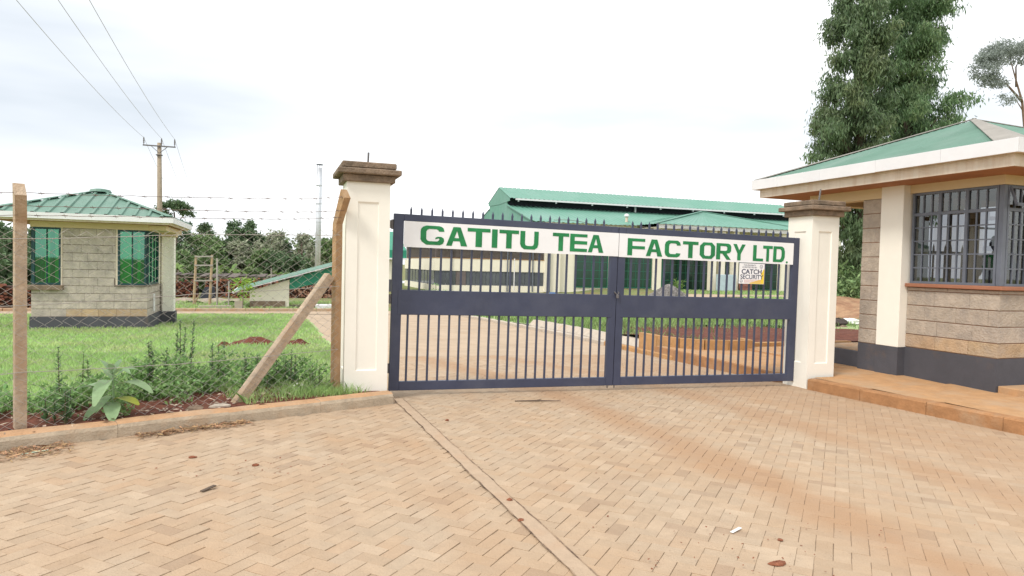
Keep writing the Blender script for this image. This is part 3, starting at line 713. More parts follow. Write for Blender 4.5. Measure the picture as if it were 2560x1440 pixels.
# ------------------------------------------------------------------ left boundary fence
P1 = Vector((-2.02, 6.85, 0)); P2 = Vector((.715, 8.30, 0)); fd = (P2-P1).normalized(); fo = Vector((fd.y, -fd.x, 0))
fence = thing('boundary_fence', 'chain-link fence on cranked concrete posts with barbed wire, left of the gate', 'fence', P1)
def crank_post(base, zb, zk, zt, out, mt, w=.084):
    mb = MB(); b = Vector(base); h = w/2
    ring_ = lambda c, ex, ey: [c-fd*ex-fo*ey, c+fd*ex-fo*ey, c+fd*ex+fo*ey, c-fd*ex+fo*ey]
    cs_ = [b+Vector((0, 0, zb)), b+Vector((0, 0, zk)), b+Vector((.27, -.963, 0))*out+Vector((0, 0, zt))]
    rr_ = random.Random(int(zk*100)); v = []
    for i, c in enumerate(cs_):
        v += ring_(c, h, h*(.95 if i < 2 else .9))
    # tilt the top end face square to the crank
    v[8] += Vector((0, 0, .10)); v[9] += Vector((0, 0, .10))
    mb.add(v, [(0, 3, 2, 1)]+[(l+k, l+(k+1) % 4, l+4+(k+1) % 4, l+4+k) for l in (0, 4) for k in range(4)]+[(8, 9, 10, 11)])
    return part('post', mb, mt, fence)
crank_post(P1, -.3, 1.86, 2.08, .22, POSTM)
crank_post(P2, -.2, 2.04, 2.33, .24, POSTO)
crank_post(P1-fd*3.0, -.3, 1.78, 2.0, .22, POSTM)
pb = P1+fd*1.86; 
part('prop', MB().beam((pb.x-.03, pb.y-.02, -.02), (P2.x-.10*fd.x, P2.y-.10*fd.y, 1.43), .098, .098, up=tuple(fo)), POSTM, fence)
zt_ = lambda s: 1.80+.055*s      # top of the mesh along the fence
ch = MB(); r = random.Random(9); dx, dz = .068, .047
s0, s1 = -3.0, 3.06
nW = int((s1-s0)/dx)
for i in range(nW+1):
    s = s0+i*dx; top = zt_(s)+r.uniform(-.015, .015); k = 0; z = top; pts_ = []
    lean = .012*math.sin(i*.23)
    while z > .07:
        wob = .006*math.sin(i*.7+k*.35)+r.uniform(-.003, .003); wz = .008*math.sin(i*.31+k*.17)
        sag = .02*math.sin(s*1.3)*math.sin((z)*2.2)
        off = dx/2 if (i+k) % 2 else -dx/2
        p = P1+fd*(s+off*1.04+wob+lean*z+sag)+fo*(.062+.002*((i+k) % 2)); pts_.append((p.x, p.y, z+wz)); z -= dz; k += 1
    ch.tube(pts_, .0027, 3, False)
part('chain_link', ch, GALV, fence, kind='stuff')
def strand(name, pts_, r_, barbs, mt):
    mb = MB(); fine = []
    for i in range(len(pts_)-1):
        for k in range(8): fine.append(Vector(pts_[i]).lerp(Vector(pts_[i+1]), k/8)+Vector((0, 0, -.004*math.sin(math.pi*k/8)+.003*math.sin(i*7+k*2.3))))
    fine.append(Vector(pts_[-1])); mb.tube(fine, r_, 4, False)
    if barbs:
        tot = 0; rr_ = random.Random(len(pts_))
        for i in range(len(fine)-1):
            seg = (fine[i+1]-fine[i]).length; tot += seg
            if tot > .135:
                tot = 0; c = fine[i]; d = fd*.022
                mb.tube([c-d, c+d], .0042, 4); mb.tube([c-Vector((0, 0, .016))+fd*.006, c+Vector((0, 0, .016))-fd*.006], .0018, 3); mb.tube([c-fo*.016, c+fo*.016], .0018, 3)
    return part(name, mb, mt, fence, label=None)
fp = lambda s, z, o=.07: tuple(P1+fd*s+fo*o+Vector((0, 0, z)))
for zz, zz2, oo in ((2.105, 2.345, .23), (2.0, 2.19, .16), (1.925, 2.115, .10)):
    strand('barbed_wire', [fp(-3, zz-.12, oo), fp(-1.5, zz-.11, oo), fp(0, zz, oo), fp(.8, zz+.045, oo), fp(1.6, zz+(zz2-zz)*.42, oo), fp(2.4, zz+(zz2-zz)*.66, oo), fp(3.08, zz2, oo)], .0024, True, RUSTW)
for za, zb_, zc in ((1.725, 1.835, 1.91), (1.165, 1.24, 1.31), (.60, .555, .57)):
    strand('line_wire', [fp(-3, za-.05), fp(0, za), fp(1.4, zb_), fp(3.08, zc)], .0032, False, GALV)

# ------------------------------------------------------------------ walls of separate stones
def block_wall(parent, a, b, z0, z1, hc, lb, mt, mlow=None, seed=1, thick=.06, depth=.008, name='stone_block', skip=None, gap=.011, vgap=.25, core=MORTAR):
    a = Vector((*a, 0)); b = Vector((*b, 0)); e = (b-a).normalized(); W = (b-a).length; nrm = Vector((e.y, -e.x, 0)); r = random.Random(seed)
    n = max(1, round((z1-z0)/hc)); hc = (z1-z0)/n
    for k in range(n):
        u = -lb*(.5 if k % 2 else 0)*r.uniform(.8, 1.1); zb = z0+k*hc
        while u < W-.02:
            l = lb*r.uniform(.88, 1.14); ua, ub = max(0, u), min(W, u+l); u += l
            if ub-ua < .04: continue
            if skip and skip((ua+ub)/2, zb+hc/2): continue
            pr = r.uniform(-.003, .003)
            p0 = a+e*(ua+gap*vgap*.5); p1 = a+e*(ub-gap*vgap*.5)
            q = [p0+nrm*pr, p1+nrm*pr, p1-nrm*thick, p0-nrm*thick]
            za, zc = zb+gap/2, zb+hc-gap/2; c_ = .006
            o = nrm*c_; cx_ = c_*.4
            v = [(x.x, x.y, za) for x in (q[0]-o, q[1]-o, q[2], q[3])]+[(x.x, x.y, zc) for x in (q[0]-o, q[1]-o, q[2], q[3])]
            f0 = [q[0]+e*cx_, q[1]-e*cx_]
            v += [(f0[0].x, f0[0].y, za+c_), (f0[1].x, f0[1].y, za+c_), (f0[1].x, f0[1].y, zc-c_), (f0[0].x, f0[0].y, zc-c_)]
            mb = MB().add(v, [(8, 9, 10, 11), (0, 1, 9, 8), (1, 5, 10, 9), (5, 4, 11, 10), (4, 0, 8, 11), (1, 2, 6, 5), (3, 0, 4, 7), (0, 3, 2, 1), (4, 5, 6, 7)])
            part(name, mb, mlow if (mlow and k == 0 and r.random() < .62) else mt, parent)
def roof_slope(P0, P1_, A, prof, n, mt, parent, name='roof_sheet', smooth=False):
    P0, P1_, A = Vector(P0), Vector(P1_), Vector(A); e = P1_-P0; W = e.length; e.normalize()
    sa = (A-P0).dot(e)/W; foot = P0+e*sa*W; up = A-foot; nrm = e.cross(up).normalized()
    if nrm.z < 0: nrm = -nrm
    mb = MB()
    for i in range(n+1):
        s = i/n; f_ = s/sa if s < sa else (1-s)/(1-sa); h = prof(s*W)
        for q in (0, f_): mb.v.append(tuple(P0+e*s*W+up*q+nrm*(h if q == 0 or True else 0)))
    for i in range(n): mb.f.append((2*i, 2*i+2, 2*i+3, 2*i+1))
    return part(name, mb, mt, parent, smooth)
def hip_cap(p, q, wa, wb, da, db, mt, parent, lift=.03, th=.012):
    p, q = Vector(p)+Vector((0, 0, lift)), Vector(q)+Vector((0, 0, lift))
    da, db = Vector(da).normalized(), Vector(db).normalized()
    mb = MB(); t = Vector((0, 0, th))
    v = [p+da*wa, p, p+db*wb, q+db*wb*.25, q, q+da*wa*.25]; v = [x for x in v]+[x+t for x in v]
    mb.add(v, [(0, 5, 4, 1), (1, 4, 3, 2), (6, 7, 10, 11), (7, 8, 9, 10), (0, 1, 7, 6), (1, 2, 8, 7), (2, 3, 9, 8), (3, 4, 10, 9), (4, 5, 11, 10), (5, 0, 6, 11)])
    return part('hip_cap', mb, mt, parent)
def window(parent, a, b, z0, z1, cols, rows, mf, mg, fw_=.035, bw=.016, depth=.03, mull=(), trans=()):
    """a->b with the outside on the right hand; cols/rows: pane edges as fractions; mull/trans: indices of heavy bars"""
    a = Vector((*a, 0)); b = Vector((*b, 0)); e = (b-a).normalized(); W = (b-a).length; nrm = Vector((e.y, -e.x, 0))
    def bx(u0, u1, za, zb, d0, d1):
        q = [a+e*u0+nrm*d1, a+e*u1+nrm*d1, a+e*u1+nrm*d0, a+e*u0+nrm*d0]
        v = [(x.x, x.y, za) for x in q]+[(x.x, x.y, zb) for x in q]
        return MB().add(v, [(0, 3, 2, 1), (4, 5, 6, 7), (0, 1, 5, 4), (1, 2, 6, 5), (2, 3, 7, 6), (3, 0, 4, 7)])
    fr = MB()
    for m_ in (bx(0, fw_, z0, z1, 0, depth), bx(W-fw_, W, z0, z1, 0, depth), bx(fw_, W-fw_, z0, z0+fw_, 0, depth), bx(fw_, W-fw_, z1-fw_, z1, 0, depth)): fr.add(m_.v, m_.f)
    w = part('window', fr, mf, parent)
    us = [fw_+c*(W-2*fw_) for c in cols]; zs = [z0+fw_+r_*(z1-z0-2*fw_) for r_ in rows]
    for i, u in enumerate(us[1:-1], 1):
        hv = i in mull; h = bw*(1.25 if hv else .5); part('glazing_bar', bx(u-h, u+h, z0+fw_, z1-fw_, .004 if not hv else .001, depth*(.98 if hv else .72)), mf, w)
    for j, z in enumerate(zs[1:-1], 1):
        hv = j in trans; h = bw*(1.25 if hv else .5); part('glazing_bar', bx(fw_, W-fw_, z-h, z+h, .006 if not hv else .002, depth*(.93 if hv else .66)), mf, w)
    for i in range(len(us)-1):
        for j in range(len(zs)-1):
            part('pane', bx(us[i], us[i+1], zs[j], zs[j+1], .010, .0125), mg, w)
    return w

# ------------------------------------------------------------------ right gatehouse
gh = thing('gatehouse', 'near gatehouse of grey stone on the right, with corner windows and a green hipped roof', 'building', (9.42, 6.65, 0), 'gatehouses beside the gate')
WX, WY = 9.42, 6.65; BX = 12.9
pl = MB().box(WX, BX, WY, 8.1, -.2, .47).box(9.27, 9.72, 8.1, 8.52, -.2, .462).box(9.30, 9.95, 8.522, 8.9, -.2, .455)
part('plinth', pl, PLINTH, gh)
part('front_step', MB().box(9.46, 14, 5.7, WY-.002, -.2, .10, .01), WALKM, gh)
part('porch_floor', MB().box(9.5, BX, 8.9, 10.15, -.2, .29), CONC, gh)
part('porch_plinth', MB().box(9.40, 9.5, 8.9, 10.15, -.2, .28), PLINTH, gh)
part('column', MB().box(9.27, 9.70, 8.102, 8.52, .462, 3.05, .006), CREAMW, gh)
part('column', MB().box(9.27, 9.60, 9.80, 10.12, -.2, 2.83, .006), CREAM, gh)
cw = part('stone_wall', MB().box(WX+.012, WX+.16, WY+.012, 8.1, .47, 1.415), MORTAR, gh)
block_wall(gh, (WX, 8.10), (WX, WY), .475, .68, .205, .50, STONEO, None, 3)
block_wall(gh, (WX, 8.10), (WX, WY), .68, 1.36, .2266, .50, STONE, None, 13)
block_wall(gh, (WX, 8.10), (WX, WY), 1.36, 1.416, .056, .60, STONE, None, 23)
part('stone_wall', MB().box(WX+.16, BX, WY+.012, WY+.16, .47, 1.415), MORTAR, gh)
block_wall(gh, (WX+.012, WY), (BX-.01, WY), .475, .68, .205, .50, STONEO, None, 4)
block_wall(gh, (WX+.012, WY), (BX-.01, WY), .68, 1.36, .2266, .50, STONE, None, 14)
block_wall(gh, (WX+.012, WY), (BX-.01, WY), 1.36, 1.416, .056, .60, STONE, None, 24)
part('stone_pier', MB().box(9.31, 9.95, 8.535, 8.895, .455, 2.84), MORTAR, gh)
block_wall(gh, (9.30, 8.90), (9.30, 8.522), .458, 2.83, .2266, .6, STONE, STONEO, 5)
part('sill', MB().box(WX-.065, WX+.17, WY-.065, 8.098, 1.418, 1.474, .008).box(WX+.172, BX, WY-.065, WY+.17, 1.418, 1.474, .008), SILLR, gh)
rows_ = [0, .155, .31, .465, .62, .775, 1]
cols9 = [i/9 for i in range(10)]
window(gh, (WX+.035, 8.06), (WX+.035, WY+.07), 1.476, 2.868, cols9, rows_, STEELG, GLASS, .035, .018, .04, (3, 6), (5,))
window(gh, (WX+.075, WY+.035), (WX+1.65, WY+.035), 1.476, 2.868, [i/12 for i in range(13)], rows_, STEELG, GLASS, .035, .018, .04, (3, 6, 9), (5,))
part('corner_post', MB().box(WX-.004, WX+.07, WY-.004, WY+.065, 1.476, 2.868, .004), STEELG, gh)
part('open_vent', MB().beam((WX+.12, WY-.09, 2.60), (WX+.52, WY-.09, 2.60), .03, .04).beam((WX+.12, WY+.0, 2.84), (WX+.52, WY+.0, 2.84), .03, .03).beam((WX+.12, WY-.09, 2.60), (WX+.12, WY+.0, 2.84), .025, .03, (1, 0, 0)).beam((WX+.52, WY-.09, 2.60), (WX+.52, WY+.0, 2.84), .025, .03, (1, 0, 0)), STEELG, gh)
part('lintel', MB().box(WX+.03, WX+.10, WY+.07, 8.07, 2.80, 2.872), RUSTB, gh)
part('ring_beam', MB().box(WX-.02, WX+.18, WY-.02, 8.098, 2.872, 3.06).box(WX+.182, BX, WY-.02, WY+.18, 2.872, 3.06), YCREAM, gh)
part('porch_beam', MB().box(9.285, 9.50, 8.525, 10.10, 2.83, 3.06).box(9.50, BX, 9.88, 10.10, 2.83, 3.06), YCREAM, gh)
# room behind the glass
part('inner_wall', MB().box(9.72, 10.19, 8.40, 8.52, .47, 3.04).box(10.19, BX, 8.40, 8.52, .47, 1.38).box(10.19, BX, 8.40, 8.52, 2.90, 3.04).box(11.21, 11.35, 8.40, 8.52, 1.38, 2.90).box(12.2, BX, 8.40, 8.52, 1.38, 2.90), TAN, gh)
part('rear_window', MB().box(10.19, 11.21, 8.44, 8.48, 1.38, 1.42).box(10.70, 10.74, 8.43, 8.49, 1.42, 2.90).box(11.35, 12.2, 8.44, 8.48, 2.42, 2.45), STEELG, gh)
iw = MB().box(BX-.15, BX, WY+.16, 7.0, .47, 3.04).box(BX-.15, BX, 8.25, 8.40, .47, 3.04).box(BX-.15, BX, 7.0, 8.25, .47, 1.3).box(BX-.15, BX, 7.0, 8.25, 2.7, 3.04)
iw.box(WX+1.66, BX-.15, WY+.02, WY+.16, 1.474, 2.87)
part('end_wall', iw, TAN, gh)
part('room_floor', MB().box(WX+.16, BX, WY+.16, 8.4, .44, .475), CONC, gh)
part('back_window', MB().box(BX-.1, BX-.06, 7.0, 8.25, 1.3, 1.34).box(BX-.1, BX-.06, 7.0, 8.25, 2.66, 2.7).box(BX-.1, BX-.06, 7.38, 7.44, 1.34, 2.66).box(BX-.1, BX-.06, 7.80, 7.86, 1.34, 2.66), STEELG, gh)
part('desk', MB().box(10.5, 11.8, 8.0, 8.38, 1.18, 1.22).box(10.5, 10.54, 8.0, 8.38, .475, 1.18).box(11.76, 11.8, 8.0, 8.38, .475, 1.18), POSTW, gh)
EX0, EX1, EY0, EY1 = 8.6, 13.6, 5.93, 10.88
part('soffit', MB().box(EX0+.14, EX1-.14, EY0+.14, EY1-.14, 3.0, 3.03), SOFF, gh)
part('eave_slab', MB().box(EX0+.11, EX0+.14, EY0+.11, EY1-.11, 2.995, 3.15).box(EX1-.14, EX1-.11, EY0+.11, EY1-.11, 2.995, 3.15).box(EX0+.14, EX1-.14, EY0+.11, EY0+.14, 2.995, 3.15).box(EX0+.14, EX1-.14, EY1-.14, EY1-.11, 2.995, 3.15), EAVEC, gh)
part('eave_underside', MB().box(EX0+.02, EX1-.02, EY0+.02, EY1-.02, 3.152, 3.165), EAVEC, gh)
FZ0, FZ1 = 3.145, 3.325
y = EY0
while y < EY1-.01:
    y1 = min(EY1, y+rr.uniform(.95, 1.25)); 
    if EY1-y1 < .4: y1 = EY1
    part('fascia_board', MB().box(EX0, EX0+.018, y+.0015, y1-.0015, FZ0+rr.uniform(-.003, .003), FZ1, .002), WHITEF, gh); y = y1
x = EX0+.02
while x < EX1-.01:
    x1 = min(EX1, x+1.22)
    part('fascia_board', MB().box(x+.0015, x1-.0015, EY0, EY0+.018, FZ0, FZ1, .002), WHITEF, gh); x = x1
part('fascia_board', MB().box(EX0+.02, EX1, EY1-.018, EY1, FZ0, FZ1), WHITEF, gh)
part('fascia_board', MB().box(EX1-.018, EX1, EY0+.02, EY1-.02, FZ0, FZ1), WHITEF, gh)
AP = (11.1, 8.40, 4.22); RZ = 3.30
c00, c10, c11, c01 = (EX0+.03, EY0+.03, RZ), (EX1-.03, EY0+.03, RZ), (EX1-.03, EY1-.03, RZ), (EX0+.03, EY1-.03, RZ)
corr = lambda s: .016*math.cos(2*math.pi*s/.076)
flat_box = lambda s: 0
for P_, Q_ in ((c01, c00), (c00, c10), (c10, c11), (c11, c01)): roof_slope(P_, Q_, AP, corr, 65*6, ROOFG, gh, 'roof_sheet', False)
hv = lambda a, b: Vector(b)-Vector(a)
sl_L = (1, 0, (4.22-RZ)/2.47); sl_F = (0, 1, (4.22-RZ)/2.44)
hip_cap(c00, AP, .30, .30, (0, .5, .0), (.5, 0, .0), HIPC, gh, .022)
hip_cap(c01, AP, .16, .16, (0, -.5, 0), (.5, 0, 0), HIPC, gh, .03)
hip_cap(c10, AP, .22, .22, (-.5, 0, 0), (0, .5, 0), HIPC, gh, .024)
hip_cap(c11, AP, .16, .16, (0, -.5, 0), (-.5, 0, 0), ROOFG, gh, .03)

# pedestrian gate beside the gatehouse, glimpsed through its windows
pg = thing('side_gate', 'dark spiked pedestrian gate glimpsed through the windows of the near gatehouse', 'gate', (12.6, 10.5, 0))
part('frame', MB().box(11.9, 14.0, 10.48, 10.52, 2.04, 2.11).box(11.9, 14.0, 10.48, 10.52, .15, .22).box(11.9, 11.97, 10.475, 10.525, .0, 2.11).box(13.93, 14.0, 10.475, 10.525, .0, 2.11), SLATE, pg)
bm_ = MB().box(-.014, .014, -.014, .014, .22, 2.04).add([(-.02, -.012, 2.11), (.02, -.012, 2.11), (.02, .012, 2.11), (-.02, .012, 2.11), (-.028, 0, 2.18), (.028, 0, 2.18), (0, 0, 2.27)], [(0, 1, 5, 4), (4, 5, 6), (3, 2, 5, 4), (5, 4, 6)]).mesh('bar', SLATE)
for k in range(12): inst('bar', bm_, pg, (12.07+k*.163, 10.5, 0))

# person standing in the near gatehouse
def person(loc, face):
    t = thing('person', 'person in a pale shirt standing behind the corner window of the near gatehouse', 'person', loc)
    t.rotation_euler = (0, 0, face)
    # joints: x to the person's left, -y forward
    V = [(0, 0, .93), (0, 0, 1.08), (0, .01, 1.25), (0, .01, 1.40), (0, .0, 1.48), (0, -.01, 1.54),
         (.11, 0, .90), (.115, -.01, .50), (.115, .03, .09), (.12, -.12, .04),
         (-.11, 0, .90), (-.115, -.01, .50), (-.115, .03, .09), (-.12, -.12, .04),
         (.17, .01, 1.40), (.30, .03, 1.16), (.20, -.12, 1.02),
         (-.17, .01, 1.40), (-.24, .02, 1.12), (-.24, -.07, .88)]
    E = [(0, 1), (1, 2), (2, 3), (3, 4), (4, 5), (0, 6), (6, 7), (7, 8), (8, 9), (0, 10), (10, 11), (11, 12), (12, 13), (3, 14), (14, 15), (15, 16), (3, 17), (17, 18), (18, 19)]
    Rr = [(.15, .10), (.145, .095), (.155, .105), (.13, .085), (.05, .05), (.052, .052), (.095, .095), (.062, .065), (.042, .045), (.04, .03), (.095, .095), (.062, .065), (.042, .045), (.04, .03), (.062, .062), (.045, .045), (.03, .03), (.062, .062), (.045, .045), (.03, .03)]
    def skin(name, V, E, Rr, mt, sub=2):
        me = bpy.data.meshes.new(name); me.from_pydata(V, E, []); me.materials.append(mt)
        o = bpy.data.objects.new(name, me); COL.objects.link(o)
        md = o.modifiers.new('s', 'SKIN'); md.use_smooth_shade = True
        if not me.skin_vertices: 
            bpy.context.view_layer.update()
        for i, sv in enumerate(me.skin_vertices[0].data): sv.radius = Rr[i]; sv.use_root = (i == 0)
        m2 = o.modifiers.new('d', 'SUBSURF'); m2.levels = sub; m2.render_levels = sub
        bpy.context.view_layer.update()
        dg = bpy.context.evaluated_depsgraph_get(); res = bpy.data.meshes.new_from_object(o.evaluated_get(dg)); res.name = name
        bpy.data.objects.remove(o); bpy.data.meshes.remove(me)
        ob = bpy.data.objects.new(name, res); COL.objects.link(ob); ob.parent = t
        return ob
    body = skin('body', V, E, Rr, SKIN)
    # clothing follows the body: slightly fuller chains
    ids = [0, 1, 2, 3, 14, 15, 17, 18]; mp_ = {k: i for i, k in enumerate(ids)}
    SV = [V[k] for k in ids]; SE = [(mp_[a], mp_[b]) for a, b in E if a in mp_ and b in mp_]
    skin('shirt', SV, SE, [(Rr[k][0]+.018, Rr[k][1]+.018) for k in ids], SHIRT)
    ids = [0, 6, 7, 8, 10, 11, 12]; mp_ = {k: i for i, k in enumerate(ids)}
    TV = [(V[k][0], V[k][1], V[k][2]) for k in ids]; TE = [(mp_[a], mp_[b]) for a, b in E if a in mp_ and b in mp_]
    skin('trousers', TV, TE, [(Rr[k][0]+.014, Rr[k][1]+.014) for k in ids], TROUS)
    # head with brow, nose, mouth, chin
    hb = MB(); n, m_ = 20, 14; hc = (0, -.02, 1.625)
    for i in range(m_+1):
        ph = math.pi*i/m_; zz = math.cos(ph)
        for k in range(n):
            th = 2*math.pi*k/n; sx_, sy_ = math.sin(ph)*math.cos(th), math.sin(ph)*math.sin(th)
            w = 1-.22*max(0, -zz); x = .076*sx_*w; y = .096*sy_*(1-.12*max(0, -zz))
            fr = max(0, -sy_)
            if fr > .8 and -.35 < zz < .1 and abs(sx_) < .32: y -= .020*(1-abs(zz+.15)*3)
            if fr > .7 and abs(zz-.15) < .12 and .2 < abs(sx_) < .6: y += .010
            if fr > .75 and abs(zz+.52) < .08 and abs(sx_) < .3: y -= .006
            hb.v.append((x+hc[0], y+hc[1], hc[2]+.115*zz))
    for i in range(m_):
        for k in range(n): hb.f.append((i*n+k, (i+1)*n+k, (i+1)*n+(k+1) % n, i*n+(k+1) % n))
    h = bpy.data.objects.new('head', hb.mesh('head', SKIN, smooth=True)); COL.objects.link(h); h.parent = t
    for s in (-1, 1):
        e = bpy.data.objects.new('ear', MB().box(s*.072, s*.085, -.03, .008, 1.595, 1.65, .004).mesh('ear', SKIN)); COL.objects.link(e); e.parent = h
    hr = MB()
    for i in range(8):
        ph = math.pi*.5*i/7
        for k in range(n):
            th = 2*math.pi*k/n; f_ = -math.sin(th); dz = 0 if f_ < .3 else .05*(i/7)
            hr.v.append((.081*math.sin(ph)*math.cos(th), hc[1]+.101*math.sin(ph)*math.sin(th), hc[2]+.008+.116*math.cos(ph)+dz-.03*(i/7)*(f_ < 0)))
    for i in range(7):
        for k in range(n): hr.f.append((i*n+k, (i+1)*n+k, (i+1)*n+(k+1) % n, i*n+(k+1) % n))
    ho = bpy.data.objects.new('hair', hr.mesh('hair', HAIR, smooth=True)); COL.objects.link(ho); ho.parent = t
    # hands: palm, four fingers, thumb
    for s, w, d in ((1, (.20, -.12, 1.02), (-.75, -.35, -.55)), (-1, (-.24, -.07, .88), (0, -.15, -1))):
        w = Vector(w); d = Vector(d).normalized(); sd = d.cross(Vector((0, -1, 0.2))).normalized(); hm = MB()
        hm.tube([w, w+d*.04, w+d*.085], [.026, .036, .032], 8)
        for q in range(4):
            b = w+d*.08+sd*(q-1.5)*.019; ln = (.062, .072, .07, .055)[q]
            hm.tube([b-d*.01, b+d*ln*.5, b+d*ln*.9+Vector((0, -.012, 0))], [.009, .0085, .007], 6)
        b = w+d*.03-sd*.032
        hm.tube([b, b-sd*.022+d*.025, b-sd*.026+d*.055], [.012, .010, .008], 6)
        ho_ = bpy.data.objects.new('hand', hm.mesh('hand', SKIN, smooth=True)); COL.objects.link(ho_); ho_.parent = t
    return t
person((10.35, 7.40, .475), R_(-42))

# ------------------------------------------------------------------ left gatehouse
lh = thing('gatehouse', 'far gatehouse of pale grey blocks on the lawn at left, with green-tinted windows', 'building', (-4.7, 21.6, -.45), 'gatehouses beside the gate')
ax0, ax1, ay0, ay1 = -6.12, -3.33, 21.6, 24.6; b0 = -.45
part('plinth', MB().box(ax0-.03, ax1+.03, ay0-.03, ay1, b0-.3, -.085), PLINTH, lh)
part('wall', MB().box(ax0+.01, ax1-.01, ay0+.012, ay0+.15, -.085, .765), MORTARG, lh)
part('wall', MB().box(-5.40+.01, -4.11, ay0+.012, ay0+.15, .765, 2.34), MORTARG, lh)
block_wall(lh, (ax0, ay0), (ax1, ay0), -.085, .765, .215, .40, STONEG, STONEO, 8, gap=.014)
block_wall(lh, (-5.39, ay0), (-4.12, ay0), .765, 2.34, .2235, .40, STONEG, None, 9, gap=.014)
part('jamb', MB().box(-4.118, -4.07, ay0-.01, ay0+.15, .77, 2.34), EAVEC, lh)
part('jamb', MB().box(-5.43, -5.392, ay0-.01, ay0+.15, .77, 2.34), EAVEC, lh)
part('wall', MB().box(ax1-.15, ax1-.012, ay0+.15, ay1, -.085, .765), MORTARG, lh)
block_wall(lh, (ax1, ay0+.002), (ax1, ay1), -.085, .765, .215, .40, STONEG, None, 10, gap=.014)
part('wall', MB().box(ax1-.15, ax1, 23.5, ay1, .765, 2.34), CREAM, lh)
part('wall', MB().box(ax0, ax1-.15, ay1-.15, ay1, -.085, 2.34), CREAM, lh)
part('wall', MB().box(ax0, ax0+.15, ay0+.15, ay1-.15, -.085, .765).box(ax0, ax0+.15, 22.9, ay1-.15, .765, 2.34), MORTARG, lh)
part('sill', MB().box(ax0-.10, -5.36, ay0-.12, ay0+.1, .64, .78, .02), CAPC, lh, label='rough stone sill')
part('sill', MB().box(-4.16, ax1+.02, ay0-.04, ay0+.15, .766, .80).box(ax1-.15, ax1+.03, ay0+.152, 23.5, .766, .80), MORTARG, lh)
def plain_window(a, b, n, z0=.80, z1=2.34): window(lh, a, b, z0, z1, [i/n for i in range(n+1)], [0, 1], DTEAL, GGLASS, .05, .03, .05)
plain_window((ax0+.03, ay0+.04), (-5.43, ay0+.04), 2, .79)
plain_window((-4.07, ay0+.04), (ax1-.03, ay0+.04), 2)
plain_window((ax1-.03, ay0+.07), (ax1-.03, 23.48), 3)
plain_window((ax0+.03, 22.9), (ax0+.03, ay0+.07), 2, .79)
part('curtain', MB().box(-4.06, -3.74, ay0+.22, ay0+.24, .8, 2.3).box(-3.62, -3.55, ay0+.24, ay0+.27, .8, 2.3), mat('green_curtain', (.35, .72, .25), .9, .15, 9, .2), lh)
part('curtain', MB().box(-5.86, -5.74, ay0+.22, ay0+.24, .8, 2.3).box(-5.62, -5.46, ay0+.22, ay0+.24, .8, 2.3), mat('green_curtain', (.16, .50, .12)), lh)
part('white_downpipe', MB().box(ax1+.005, ax1+.04, 22.55, 22.7, .0, .52), WHITEF, lh)
part('ring_beam', MB().box(ax0-.02, ax1+.02, ay0-.02, ay1, 2.342, 2.50), YCREAM, lh)
part('porch_column', MB().box(-3.26, -2.93, 23.86, 24.22, -.1, 2.25, .01), CREAMW, lh)
part('column_base', MB().box(-3.30, -2.89, 23.83, 24.27, b0-.3, -.09), PLINTH, lh)
part('column_head', MB().box(-3.30, -2.88, 23.81, 24.29, 2.25, 2.50), YCREAM, lh)
part('porch_beam', MB().box(-3.31, -2.86, 23.9, 25.1, 2.34, 2.49).box(-3.31, -2.86, 21.6, 23.9, 2.36, 2.49), YCREAM, lh)
ex0, ex1, ey0, ey1 = -7.1, -2.6, 20.9, 25.5
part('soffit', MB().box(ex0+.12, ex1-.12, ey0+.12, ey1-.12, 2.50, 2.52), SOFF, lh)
part('eave_slab', MB().box(ex0+.1, ex1-.1, ey0+.1, ey0+.12, 2.495, 2.56).box(ex1-.12, ex1-.1, ey0+.12, ey1-.1, 2.495, 2.56), EAVEC, lh)
part('fascia_board', MB().box(ex0, ex1, ey0, ey0+.02, 2.545, 2.70), WHITEF, lh)
part('fascia_board', MB().box(ex1-.02, ex1, ey0+.022, ey1, 2.545, 2.70), WHITEF, lh)
part('fascia_board', MB().box(ex0, ex0+.02, ey0+.022, ey1, 2.545, 2.70).box(ex0+.02, ex1-.02, ey1-.02, ey1, 2.545, 2.70), WHITEF, lh)
part('eave_underside', MB().box(ex0+.01, ex1-.01, ey0+.01, ey1-.01, 2.562, 2.57), EAVEC, lh)
lap = (-4.83, 23.2, 3.50); lz0 = 2.68
d00, d10, d11, d01 = (ex0+.02, ey0+.02, lz0), (ex1-.02, ey0+.02, lz0), (ex1-.02, ey1-.02, lz0), (ex0+.02, ey1-.02, lz0)
def boxrib(s):
    q = (s % .335)/.335; return .045*min(1, max(0, (.16-abs(q-.5))/.05))
for P_, Q_ in ((d00, d10), (d10, d11), (d11, d01), (d01, d00)): roof_slope(P_, Q_, lap, boxrib, 280, ROOFG, lh, 'roof_sheet', False)
for c_, da, db in ((d00, (0, .5, 0), (.5, 0, 0)), (d10, (-.5, 0, 0), (0, .5, 0)), (d11, (0, -.5, 0), (-.5, 0, 0)), (d01, (.5, 0, 0), (0, -.5, 0))):
    hip_cap(c_, lap, .16, .16, da, db, ROOFG, lh, .05)
part('roof_finial', MB().lathe(lap, [(.30, -.02), (.26, .05), (.12, .08)], 14), ROOFG, lh)

